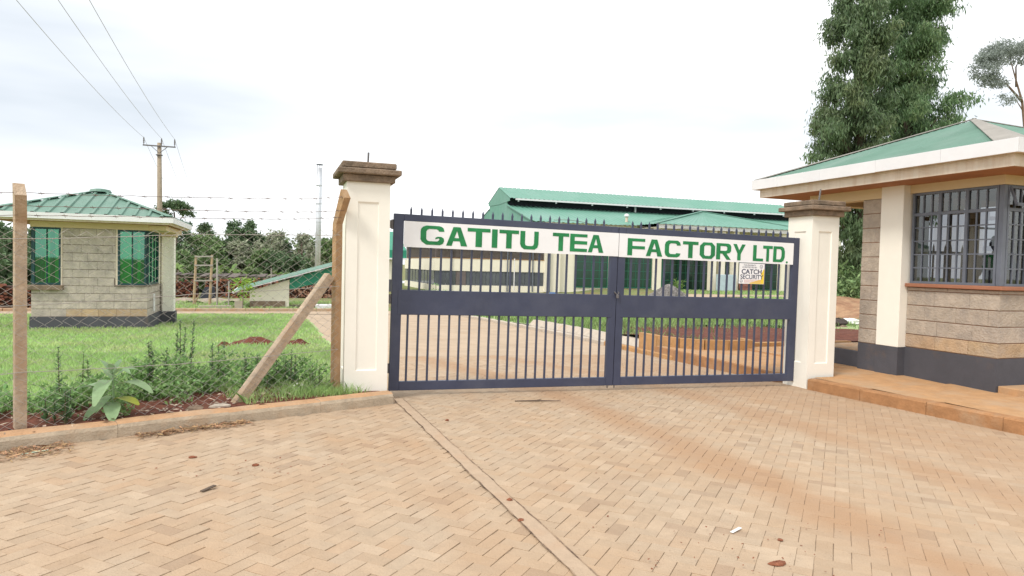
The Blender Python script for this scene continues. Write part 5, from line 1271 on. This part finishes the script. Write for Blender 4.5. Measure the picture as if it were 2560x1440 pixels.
G_ = [('dark bushy tree just right of the far gatehouse porch column, at fence-wire height', -8.9, 74, 4.3, 1.7, 'd', 1, .15),
      ('broad dark tree left of centre in the tree belt, above the timber frame', -6.3, 75, 4.0, 1.9, 'm', 2, .15),
      ('tallest dark pointed tree in the belt, left of the lean-to store', -3.5, 76, 5.9, 1.15, 'd', 3, .1),
      ('dark round tree directly right of the tallest pointed tree', -2.0, 77, 4.6, 1.5, 'd', 4, .1),
      ('greyish flowering tree low in front of the tallest pointed tree', -3.0, 70, 3.6, .95, 'g', 5, .1),
      ('large grey-green rounded tree in the middle of the belt', -.1, 73, 4.45, 1.55, 'g', 6, .1),
      ('dark sloping tree right of the large grey-green tree', 1.3, 74, 3.4, 1.2, 'd', 7, .1),
      ('grey-green tree just left of the steel flue', 2.75, 73, 4.7, .95, 'g', 8, .05),
      ('pale grey-green bush tree at the foot of the steel flue', 3.6, 69, 3.6, 1.0, 'g', 9, .02),
      ('mid green tree between the steel flue and the fence end post', 5.6, 74, 3.9, 1.3, 'm', 10, .05),
      ('small dark tree behind the fence end post', 6.9, 78, 3.4, 1.4, 'd', 11, .05),
      ('rounded mid green tree behind the ladder-like timber frame', -5.4, 69, 2.8, 1.5, 'm', 12, .02),
      ('low dark tree under the grey-green trees in the belt', .4, 68, 2.3, 1.7, 'd', 13, .02),
      ('olive green tree low behind the banana plants', -1.6, 68, 2.5, 1.4, 'm', 14, .02),
      ('dark low tree right of the banana plants by the lean-to roof', 2.3, 67, 1.9, 1.4, 'd', 15, .02),
      ('low bushy tree beside the gatehouse porch column under the dark tree', -7.6, 68, 2.2, 1.5, 'm', 16, .02)]
for (lb, x, y, h, w, k, s, b) in G_: belt('belt_tree', lb, x, y, h, w*1.22, k, s, b)
for (lb, x, y, h, w, s) in (('big dark tree at the left edge behind the fence post', -16.0, 48, 3.2, 2.4, 51), ('dark tree between the left edge and the far gatehouse wall', -12.6, 46, 3.0, 1.9, 52), ('low dark bush tree left of the far gatehouse plinth', -10.6, 40, 1.7, 1.5, 53), ('dark bush tree low at the left edge below the big tree', -13.4, 40, 1.6, 1.7, 54)):
    belt('belt_tree', lb, x, y, h, w, 'd', s, .02, 6500)
hw = nr
hv_ = []
for i in range(60):
    x = -14+i*.42; hv_.append((x, 79+nr.uniform(-1, 1), 1.0+nr.uniform(-.6, 2.0), .95, .8, 1.5, 1))
tag(nppart('thicket', blob_leaves(nr, hv_, 20000, .4, .2, .1, .3), 4, TREEM), 'dark continuous thicket filling the foot of the tree belt', 'thicket', kind='stuff')
# distant single trees on the skyline
def umbrella(label, x, y, z0, cz, w, seed, per=3500):
    add_tree('skyline_tree', label, (x, y, z0), [(0, 0, 0), (.2, 0, (cz-z0)*.6), (0, 0, cz-z0)], [.3, .22, .1], [([(0, 0, (cz-z0)*.75), (w*.5, 0, cz-z0-.2), (w*.8, 0, cz-z0+.2)], [.1, .07, .03])],
             [(-w*.35, 0, cz-z0+.9, w*.55, w*.5, .55, 2), (w*.25, 0, cz-z0+.8, w*.6, w*.5, .6, 2), (0, 0, cz-z0+1.5, w*.55, w*.5, .5, 2), (w*.6, 0, cz-z0-.1, w*.4, w*.3, .4, 1), (-w*.5, 0, cz-z0-.5, w*.35, w*.3, .45, 1), (w*.75, 0, cz-z0-2.2, w*.22, w*.2, .4, .5), (w*.45, 0, cz-z0-1.9, w*.22, w*.2, .4, .4)], per, .42, .2, TREED, BARKD, .2, .26, 'trees on the far skyline', seed)
umbrella('umbrella-shaped skyline tree directly right of the wooden power pole', -16.0, 130, -2, 9.4, 3.1, 61)
umbrella('small skyline tree standing alone right of the far gatehouse eave', -10.9, 128, -2, 5.6, 1.5, 62, 1800)
umbrella('thin skyline tree at the right shoulder of the tallest pointed tree', -3.6, 125, -2, 6.2, .9, 63, 900)
# bushes and slope right of the gatehouse passage
bl = [(27.5, 24.5, .5, 1.3, 1.2, .9, 2), (26.0, 25.0, .6, 1.2, 1.0, .8, 2), (29.0, 25.0, .9, 1.4, 1.2, 1.1, 2), (27.2, 26.0, 1.6, 1.5, 1.2, 1.0, 2), (24.9, 25.5, .3, 1.0, 1.0, .6, 1)]
tag(nppart('bush', blob_leaves(nr, bl, 9000, .26, .10, .2, .22), 4, TREEM), 'leafy green bush at the foot of the eucalyptus, seen past the right gate pillar', 'bush')
dm = MB(); 
struct('dirt_bank', grid(20, 30, 20, 19, 25, 14, lambda x, y: gz(x, y)+.02+1.0*sm(19.5, 25, y)*sm(20, 24, x)+.06*math.sin(x*2)*math.sin(y*3)), mat('pale_dirt', (.36, .22, .13), 1, .3, 4, .7, 14, col2=(.20, .085, .05), stain=.42, sscale=1.4), True)
rs_ = thing('stone_lump', 'dark broken stone lying on the red soil behind the right gate pillar', 'stone', (17.8, 17.9, gz(17.8, 17.9)))
def rock(c, s, seed, mt, par, name='rock'):
    r = random.Random(seed); mb = MB(); n, m_ = 9, 6
    for i in range(m_+1):
        for k in range(n):
            ph = math.pi*i/m_; th = 2*math.pi*k/n; w = 1+r.uniform(-.2, .2)
            mb.v.append((c[0]+s[0]*w*math.sin(ph)*math.cos(th), c[1]+s[1]*w*math.sin(ph)*math.sin(th), c[2]+s[2]*w*math.cos(ph)))
    for i in range(m_):
        for k in range(n): mb.f.append((i*n+k, (i+1)*n+k, (i+1)*n+(k+1) % n, i*n+(k+1) % n))
    return part(name, mb, mt, par)
zr = gz(17.8, 17.9)
rock((17.8, 17.9, zr+.28), (.30, .25, .16), 3, mat('dark_rock', (.07, .055, .05), .9, .3, 6, .5), rs_)
rock((17.75, 17.7, zr+.08), (.26, .25, .14), 4, CAPC, rs_)
tag(part('plank', MB().beam((16.6, 17.4, zr+.05), (16.4, 17.9, zr+.75), .22, .03, (1, 0, 0)), PAPER), 'white board leaning in the dirt behind the right gate pillar', 'board')
tag(rock((19.6, 19.2, gz(19, 19)+.22), (.45, .3, .12), 6, PAPER, None, 'sack'), 'white sack lying on the dirt bank seen past the right gate pillar', 'sack')

# banana plants in front of the belt
def banana(label, x, y, h, seed, s=1.0):
    r = random.Random(seed); z = gz(x, y)-.05; t = thing('banana_plant', label, 'banana plant', (x, y, z), 'banana plants before the tree belt')
    part('stem', MB().tube([(x, y, z), (x+.03, y, z+(h-z)*.6)], [.13, .07], 8), BARK, t)
    for k in range(7):
        a = k*.9+r.uniform(-.3, .3); L = 1.25*s*r.uniform(.8, 1.15); w = .20*s; up_ = r.uniform(.35, .85); mb = MB(); p0 = Vector((x, y, z+(h-z)*.58)); d = Vector((math.cos(a), math.sin(a)*.8, 0)); sd = Vector((-d.y, d.x, 0)).normalized()
        for i in range(7):
            q = i/6; c = p0+d*(L*q*.75)+Vector((0, 0, L*(up_*1.4*q-1.0*q*q*(1.1-up_*.4)))); ww = w*math.sin(math.pi*(.06+.9*q))**.6
            mb.v += [tuple(c-sd*ww-Vector((0, 0, ww*.35))), tuple(c), tuple(c+sd*ww-Vector((0, 0, ww*.35)))]
        for i in range(6):
            for j in range(2): mb.f.append((i*3+j, i*3+j+1, i*3+j+4, i*3+j+3))
        part('leaf', mb, BANM, t)
for i, (lb, x, y, h) in enumerate((('banana plant right of the tall timber frame, leftmost of the clump', -4.3, 65, 1.9), ('banana plant in the middle of the clump right of the timber frame', -3.4, 65.5, 1.8), ('smaller banana plant at the right of the clump beside the timber frame', -2.7, 66, 1.5), ('pale banana plant above the lean-to roof', .3, 64.5, 1.0), ('banana plant with upright leaves left of the steel flue', 1.4, 65, 1.1), ('banana plant beside the far gatehouse porch column', -7.5, 63, 2.0))):
    banana(lb, x, y, h+.25, 70+i)
# saplings
def sapling(label, x, y, h, w, mt, seed, per=260, L=.2, W=.06):
    z = gz(x, y); r = np.random.default_rng(seed); t = thing('sapling', label, 'sapling', (x, y, z))
    part('stem', MB().tube([(x, y, z-.05), (x+.02, y, z+h*.9)], [.022, .01], 6), BARKD, t)
    C = np.array([x, y, z])+np.stack([r.normal(0, w*.35, per), r.normal(0, w*.35, per), h*(.35+.62*r.beta(1.6, 1.2, per))], 1)
    D = r.normal(size=(per, 3)); D[:, :2] += (C[:, :2]-[x, y])*3/w; D[:, 2] -= .1
    nppart('foliage', leaves(r, C, D, r.normal(size=(per, 3)), L*r.uniform(.7, 1.3, per), W*r.uniform(.8, 1.2, per)), 4, mt, t)
sapling('bright young sapling with a whitewashed base in front of the lean-to store', -1.25, 33.0, 1.55, .62, mat('lime_sapling_leaves', (.24, .40, .06), .5, .2, 5, 0, island=.25, transl=.35), 81)
sapling('slim leafy sapling behind the grey gravel heap', 27.2, 42.0, 1.9, .5, BANM, 82, 300, .2, .07)
t = thing('umbrella_sapling', 'small sapling with flat spreading branches just above the gate rail at left', 'sapling', (9.2, 40, gz(9.2, 40)))
zz = gz(9.2, 40); part('stem', MB().tube([(9.2, 40, zz), (9.2, 40, zz+1.25)], .02, 6), BARKD, t)
C = np.concatenate([np.stack([nr.uniform(8.5, 9.95, 90), nr.normal(40, .2, 90), nr.normal(zz+.95, .03, 90)], 1), np.stack([nr.uniform(8.9, 9.5, 40), nr.normal(40, .2, 40), nr.normal(zz+1.28, .03, 40)], 1)])
D = nr.normal(size=(130, 3)); D[:, 2] *= .3
nppart('foliage', leaves(nr, C, D, np.tile([0, 0, 1.], (130, 1))+nr.normal(size=(130, 3))*.2, nr.uniform(.1, .22, 130), nr.uniform(.04, .07, 130)), 4, WEEDL, t)
tag(part('whitewashed_stake', MB().box(-1.62, -1.28, 33.5, 33.6, gz(-1.4, 33)-.1, gz(-1.4, 33)+.42), LIGHTC), 'pale stone marker standing behind the bright sapling', 'marker')

# ------------------------------------------------------------------ grass and weeds
def blades(n, xy, zf, hmin, hmax, w, rng, lean=.35):
    x, y = xy; z = np.array([zf(a, b) for a, b in zip(x, y)]); h = rng.uniform(hmin, hmax, n); a = rng.uniform(0, 2*np.pi, n); l = rng.uniform(.1, lean, n)*h*2
    b = rng.uniform(0, 2*np.pi, n); wx, wy = np.cos(b)*w/2, np.sin(b)*w/2
    B0 = np.stack([x-wx, y-wy, z-.01], 1); B1 = np.stack([x+wx, y+wy, z-.01], 1); M1 = np.stack([x+np.cos(a)*l*.35+wx*.7, y+np.sin(a)*l*.35+wy*.7, z+h*.6], 1)
    T1 = np.stack([x+np.cos(a)*l, y+np.sin(a)*l, z+h], 1); M0 = M1-np.stack([wx*1.4, wy*1.4, wx*0], 1)
    return np.stack([B0, B1, M1, T1, M0], 1)
gr = np.random.default_rng(77)
def lawn_pts(n, ymin, ymax, p):
    y = ymin+(ymax-ymin)*gr.uniform(0, 1, n)**p; x = np.where(gr.uniform(0, 1, n) < .97, gr.uniform(-10, 1.18, n), 0)
    fdv = -(x+2.06)*0.394+(y-6.54)*0.919
    edge = 1.15+.22*np.sin(x*2.7)+.18*np.sin(x*6.1)
    k = (fdv > edge) & (x > -y*.5-3)
    for cx, cy, rx, ry in ((-.35, 15.9, .7, .45), (.55, 15.7, .4, .3), (-.95, 15.4, .22, .2)): k &= ((x-cx)/rx)**2+((y-cy)/ry)**2 > 1
    k &= ~((x > -6.2) & (x < -3.2) & (y > 21.5) & (y < 25))
    clump = np.sin(x*1.9+.6*np.sin(y*1.3))*np.sin(y*2.1+.8*np.sin(x*1.1)); k &= gr.uniform(-1.6, 1, n) < clump*.5+.62
    return x[k], y[k]
P_ = [lawn_pts(105000, 6.4, 14, 1.1), lawn_pts(80000, 12, 29.5, 1.1)]
V1 = blades(len(P_[0][0]), P_[0], lz, .03, .10, .010, gr); V2 = blades(len(P_[1][0]), P_[1], lz, .03, .10, .026, gr)
tag(nppart('lawn_grass', np.concatenate([V1, V2], 0), 5, GRASSM), 'short bright green grass on the lawn behind the left fence', 'grass', kind='stuff')
# yard grass behind the gate
n = 60000; x = gr.uniform(8.12, 26, n); y = 12.7+17*gr.uniform(0, 1, n)**1.2
k = ~((y < 20) & (x > 9.2) & (gr.uniform(0, 1, n) < np.clip((20.5-y)/3.5, 0, .97)))
k &= gr.uniform(-1, 1, n) < .35+.6*np.sin(x*1.3)*np.sin(y*1.1+.5*x)
yg = lambda a, b: gz(a, b)+.20*(1-sm(14, 26, b))
tag(nppart('yard_grass', blades(int(k.sum()), (x[k], y[k]), yg, .05, .22, .024, gr), 5, YARDG), 'tufty green grass on the yard bed behind the right gate leaf', 'grass', kind='stuff')
n = 26000; x = gr.uniform(40, 70, n); y = gr.uniform(40, 66, n); k = (gr.uniform(-1, 1, n) < .2+.7*np.sin(x*.5)*np.sin(y*.4)) & ~((y > 51.5) & (y < 57.4))
tag(nppart('verge_grass', blades(int(k.sum()), (x[k], y[k]), lambda a, b: gz(a, b)-.03, .1, .3, .07, gr), 5, GRASSM), 'grass verge in front of the factory walls', 'grass', kind='stuff')
n = 16000; x = gr.uniform(-9, 4, n); y = gr.uniform(32.6, 46, n); k = (gr.uniform(-1, 1, n) < .1+.8*np.sin(x*1.1)*np.sin(y*.9)) & ~((x > -1.2) & (y > 36.3) & (y < 42))
tag(nppart('roadside_grass', blades(int(k.sum()), (x[k], y[k]), lambda a, b: gz(a, b)-.03, .06, .2, .05, gr), 5, GRASSM), 'patchy grass on the verge across the road behind the lawn', 'grass', kind='stuff')
# ground weeds along the fence
def fence_pt(s, d): p = P1+fd*s-fo*d; return p.x, p.y
cl = []
for i in range(120):
    s = gr.uniform(-.9, 3.0); d = gr.uniform(.10, 1.05)
    if d < .45 and gr.uniform() < (.85 if s < 2.0 else .5): continue
    x, y = fence_pt(s, d); hgt = (.12+.24*gr.uniform())*(1.3 if s > 1.2 else .8); cl.append((x, y, lz(x, y)+hgt*.45, .13+.1*gr.uniform(), .13+.1*gr.uniform(), hgt*.6, 1))
tag(nppart('ground_weeds', blob_leaves(gr, cl, 12000, .055, .024, -.1, .055), 4, WEEDL), 'low leafy weeds crowding the foot of the fence', 'weeds', kind='stuff')
n = 4200; s = gr.uniform(1.9, 3.45, n); d = gr.uniform(-.32, .35, n)*np.ones(n)
xx = P1.x+fd.x*s-fo.x*d; yy = P1.y+fd.y*s-fo.y*d; k = (gr.uniform(-1, 1, n) < .1+.8*np.sin(s*5)) & (-(xx+2.06)*.394+(yy-6.54)*.919 > .2) & (xx < 1.3)
tag(nppart('tuft_grass', blades(int(k.sum()), (xx[k], yy[k]), lz, .05, .16, .006, gr, .6), 5, GRASSM), 'long grass tufts at the foot of the left gate pillar and end post', 'grass', kind='stuff')
def weed(label, s, d, h, seed, mt=WEEDM, stems=1, spread=.06):
    x, y = fence_pt(s, d); z = lz(x, y); r = np.random.default_rng(seed); t = thing('tall_weed', label, 'weed', (x, y, z), 'upright weeds along the fence')
    for k in range(stems):
        hh = h*r.uniform(.75, 1) if k else h; bx, by = x+r.uniform(-1, 1)*spread, y+r.uniform(-1, 1)*spread; lx, ly = r.uniform(-.06, .06, 2)*hh
        part('stem', MB().tube([(bx, by, z-.02), (bx+lx*.5, by+ly*.5, z+hh*.5), (bx+lx, by+ly, z+hh)], [.007, .005, .002], 5), mat('weed_stem', (.13, .12, .06), .8, .2, 20, 0), t)
        n = int(150*hh/.7); q = r.uniform(.06, 1, n)**.9; a = r.uniform(0, 2*np.pi, n)
        C = np.stack([bx+lx*q, by+ly*q, z+hh*q], 1); D = np.stack([np.cos(a), np.sin(a), r.uniform(.2, .9, n)], 1)
        nppart('foliage', leaves(r, C, D, np.tile([0, 0, 1.], (n, 1)), (.075-.045*q)*r.uniform(.7, 1.4, n), .020*(1.2-.6*q)*r.uniform(.8, 1.3, n)), 4, mt, t)
weed('tall single-stemmed weed just right of the left fence post', .40, .50, .62, 1)
weed('short upright weed between the left fence post and the broad-leaved plant', .78, 1.05, .52, 2, WEEDL, 2)
weed('bushy upright weed right behind the broad-leaved plant', 1.42, .80, .62, 3, WEEDM, 4, .12)
weed('tallest weed cluster midway along the fence', 1.78, 1.15, .80, 4, WEEDM, 4, .10)
weed('slender weed on the right of the tallest weed cluster', 2.05, .80, .55, 5, WEEDM, 3, .10)
weed('leafy weed under the sloping fence prop', 2.35, .45, .42, 6, WEEDM, 5, .14)
weed('weed clump between the sloping prop and the end post', 2.75, .50, .45, 7, WEEDM, 6, .16)
weed('low weed clump at the foot of the end post', 2.95, .18, .30, 8, WEEDL, 5, .10)
weed('dark low weed clump right of the left fence post base', .30, .12, .30, 9, WEEDM, 6, .12)
# broad-leaved plant
bx, by = -1.40, 7.22; bz = lz(bx, by); bp_ = thing('broad_leaved_plant', 'broad-leaved plant with large pale green leaves behind the kerb, near the left fence post', 'plant', (bx, by, bz))
part('stem', MB().tube([(bx, by, bz-.03), (bx+.01, by, bz+.2), (bx, by+.01, bz+.42)], [.014, .011, .006], 6), BROADM, bp_)
crv, cuv = cr.normalized(), Vector((0, 0, 1)); rB = random.Random(2)
def big_leaf(z, ang, up_, L, w, droop, mt=BROADM):
    d = Vector((math.cos(ang), math.sin(ang), 0)); sd = Vector((-d.y, d.x, 0)); mb = MB(); n = 7
    p0 = Vector((bx, by, bz+z))
    for i in range(n):
        q = i/(n-1); c = p0+d*L*(.12+.88*q)*math.cos(up_*.7)+Vector((0, 0, L*(math.sin(up_)*q-droop*q*q))); ww = w*math.sin(math.pi*(.03+.94*q**.9))**.62
        mb.v += [tuple(c-sd*ww+Vector((0, 0, .25*ww+rB.uniform(-.004, .004)))), tuple(c), tuple(c+sd*ww+Vector((0, 0, .25*ww+rB.uniform(-.004, .004))))]
    for i in range(n-1):
        for j in range(2): mb.f.append((i*3+j, i*3+j+1, i*3+j+4, i*3+j+3))
    mb.tube([(bx, by, bz+z-.02), tuple(p0+d*L*.14)], .004, 4)
    return part('leaf', mb, mt, bp_, True)
A0 = -YAW
for z, a, u_, L, w, dr, mt_ in ((.26, math.pi-.10, .36, .42, .080, .50, BROADM), (.30, -.12, .42, .42, .078, .55, BROADM), (.35, -1.6, .22, .27, .070, .95, BROADM), (.18, -.30, .08, .31, .064, .22, BROADY), (.14, -2.05, .02, .26, .070, .50, BROADM), (.14, -1.05, .02, .27, .070, .52, BROADM),
                         (.20, -1.75, -.1, .20, .05, .5, BROADM), (.38, .7, .8, .28, .045, .6, BROADM), (.36, 2.4, .8, .26, .045, .5, BROADM), (.40, -.3, .9, .26, .04, .7, BROADM), (.42, 2.9, 1.1, .18, .03, .3, BROADM), (.43, -1.2, 1.1, .15, .03, .35, BROADM), (.42, 1.4, 1.2, .17, .03, .3, BROADM)):
    big_leaf(z, a+A0, u_, L, w, dr, mt_)

# ------------------------------------------------------------------ small litter
def litter(name, n, sampler, mt, rng, Lr, Wr):
    xs, ys = sampler(n); C = np.stack([xs, ys, np.array([gz(a, b) for a, b in zip(xs, ys)])+rng.uniform(.004, .03, n)], 1)
    a = rng.uniform(0, 2*np.pi, n); D = np.stack([np.cos(a), np.sin(a), rng.normal(0, .15, n)], 1)
    return nppart(name, leaves(rng, C, D, np.tile([0, 0, 1.], (n, 1))+rng.normal(0, .35, (n, 3)), rng.uniform(*Lr, n), rng.uniform(*Wr, n)), 4, mt, None, 'stuff')
def along_kerb(s0, s1, d0, d1):
    def f(n):
        s = gr.uniform(s0, s1, n); d = d0+(d1-d0)*gr.uniform(0, 1, n)**2; return 1.36-ke.x*s-kn.x*d, 8.0-ke.y*s-kn.y*d
    return f
tag(litter('leaf_litter', 420, along_kerb(1.7, 2.75, .02, .16), DRYL, gr, (.03, .12), (.006, .02)), 'thin drift of dry leaves and straw along the foot of the kerb', 'leaf litter')
tag(litter('leaf_litter', 500, along_kerb(3.25, 4.0, .05, .34), DRYL, gr, (.03, .12), (.005, .018)), 'heap of dry straw on the paving at the left edge below the kerb', 'leaf litter')
def soil_pts(n):
    s = gr.uniform(-.6, 3.0, n); d = gr.uniform(-.25, .5, n); return P1.x+fd.x*s-fo.x*d, P1.y+fd.y*s-fo.y*d
xs, ys = soil_pts(260); C = np.stack([xs, ys, np.array([lz(a, b) for a, b in zip(xs, ys)])+.025], 1); a = gr.uniform(0, 6.28, 260)
tag(nppart('bed_litter', leaves(gr, C, np.stack([np.cos(a), np.sin(a), gr.normal(0, .2, 260)], 1), np.tile([0, 0, 1.], (260, 1))+gr.normal(0, .4, (260, 3)), gr.uniform(.03, .10, 260), gr.uniform(.012, .035, 260)), 4, mat('pale_dry_leaf', (.42, .33, .25), .9, .25, 12, 0, island=.3), None, 'stuff'), 'scattered dry leaves on the red soil behind the kerb', 'leaf litter')
def small_rock(label, x, y, s, seed, mt, cat, name, zf=gz):
    return tag(rock((x, y, zf(x, y)+s[2]*.55), s, seed, mt, None, name), label, cat)
def crumb_pts(n):
    k = n//3; g = gr
    xs = np.concatenate([g.normal(-.1, .35, k), g.normal(2.6, .5, k), g.uniform(-1.8, 7, n-2*k)]); ys = np.concatenate([g.normal(5.7, .18, k), g.normal(3.3, .35, k), g.uniform(2.6, 8, n-2*k)]); return xs, ys
tag(litter('soil_crumbs', 210, crumb_pts, CLODM, gr, (.006, .026), (.004, .014)), 'scattered crumbs of red soil and bark on the paving', 'soil crumbs')
for i, (lb, x, y, s) in enumerate((('brown clod resting on the concrete strip, the upper of two', 1.60, 4.51, (.022, .018, .014)), ('brown clod on the concrete strip, the lower of two', 1.545, 4.13, (.020, .018, .012)), ('crushed red clod near the bottom edge of the paving, the largest', 2.76, 3.15, (.055, .03, .012)),
     ('round dark pebble on the paving above the largest red clod', 3.03, 3.44, (.018, .018, .008)), ('small red clod on the paving just right of the strip near the gate', 1.77, 7.04, (.02, .016, .012)), ('red clod below the kerb in the middle of the left paving', -.11, 5.74, (.028, .018, .012)),
     ('red-brown smear of soil left of the other clod below the kerb', -.60, 6.07, (.032, .02, .010)))):
    small_rock(lb, x, y, s, 20+i, CLODM, 'clod', 'soil_clod')
tag(part('twig', MB().tube([(2.85, 7.93, gz(3, 7.9)+.012), (3.1, 7.88, gz(3, 7.9)+.016), (3.42, 7.82, gz(3, 7.9)+.01)], [.006, .010, .004], 5).tube([(3.1, 7.88, gz(3, 7.9)+.016), (3.2, 7.93, gz(3, 7.9)+.02)], .004, 4), BARKD), 'dark twig lying on the paving in front of the gate', 'twig')
tag(part('wood_chip', MB().beam((-.45, 5.16, gz(-.4, 5.2)+.008), (-.37, 5.24, gz(-.4, 5.2)+.018), .03, .006), BARKD), 'dark splinter of bark in the middle of the left paving', 'chip')
tag(part('paper_strip', MB().beam((2.80, 3.62, gz(2.9, 3.6)+.006), (2.90, 3.66, gz(2.9, 3.6)+.012), .022, .003), PAPER), 'narrow white paper strip on the right paving near the bottom', 'scrap')
tag(part('leaf_scrap', MB().beam((-1.88, 6.42, gz(-1.8, 6.4)+.006), (-1.72, 6.50, gz(-1.8, 6.4)+.010), .03, .003), mat('pale_green_scrap', (.48, .56, .42), .7, .1, 10, 0)), 'pale green strip lying against the kerb at the left edge', 'scrap')
small_rock('crumpled white bag between the sloping prop and the end post', .30, 8.36, (.065, .05, .06), 31, PAPER, 'bag', 'plastic_bag', lz)
small_rock('flat grey stone on the red soil right of the broad-leaved plant', -.72, 7.40, (.09, .05, .035), 32, CAPC, 'stone', 'flat_stone', lz)
small_rock('pale stone at the foot of the sloping prop, left side', -.48, 7.50, (.11, .05, .03), 33, LIGHTC, 'stone', 'flat_stone', lz)
small_rock('pale stone in the grass above the broad-leaved plant', -.92, 8.35, (.06, .05, .03), 34, LIGHTC, 'stone', 'flat_stone', lz)
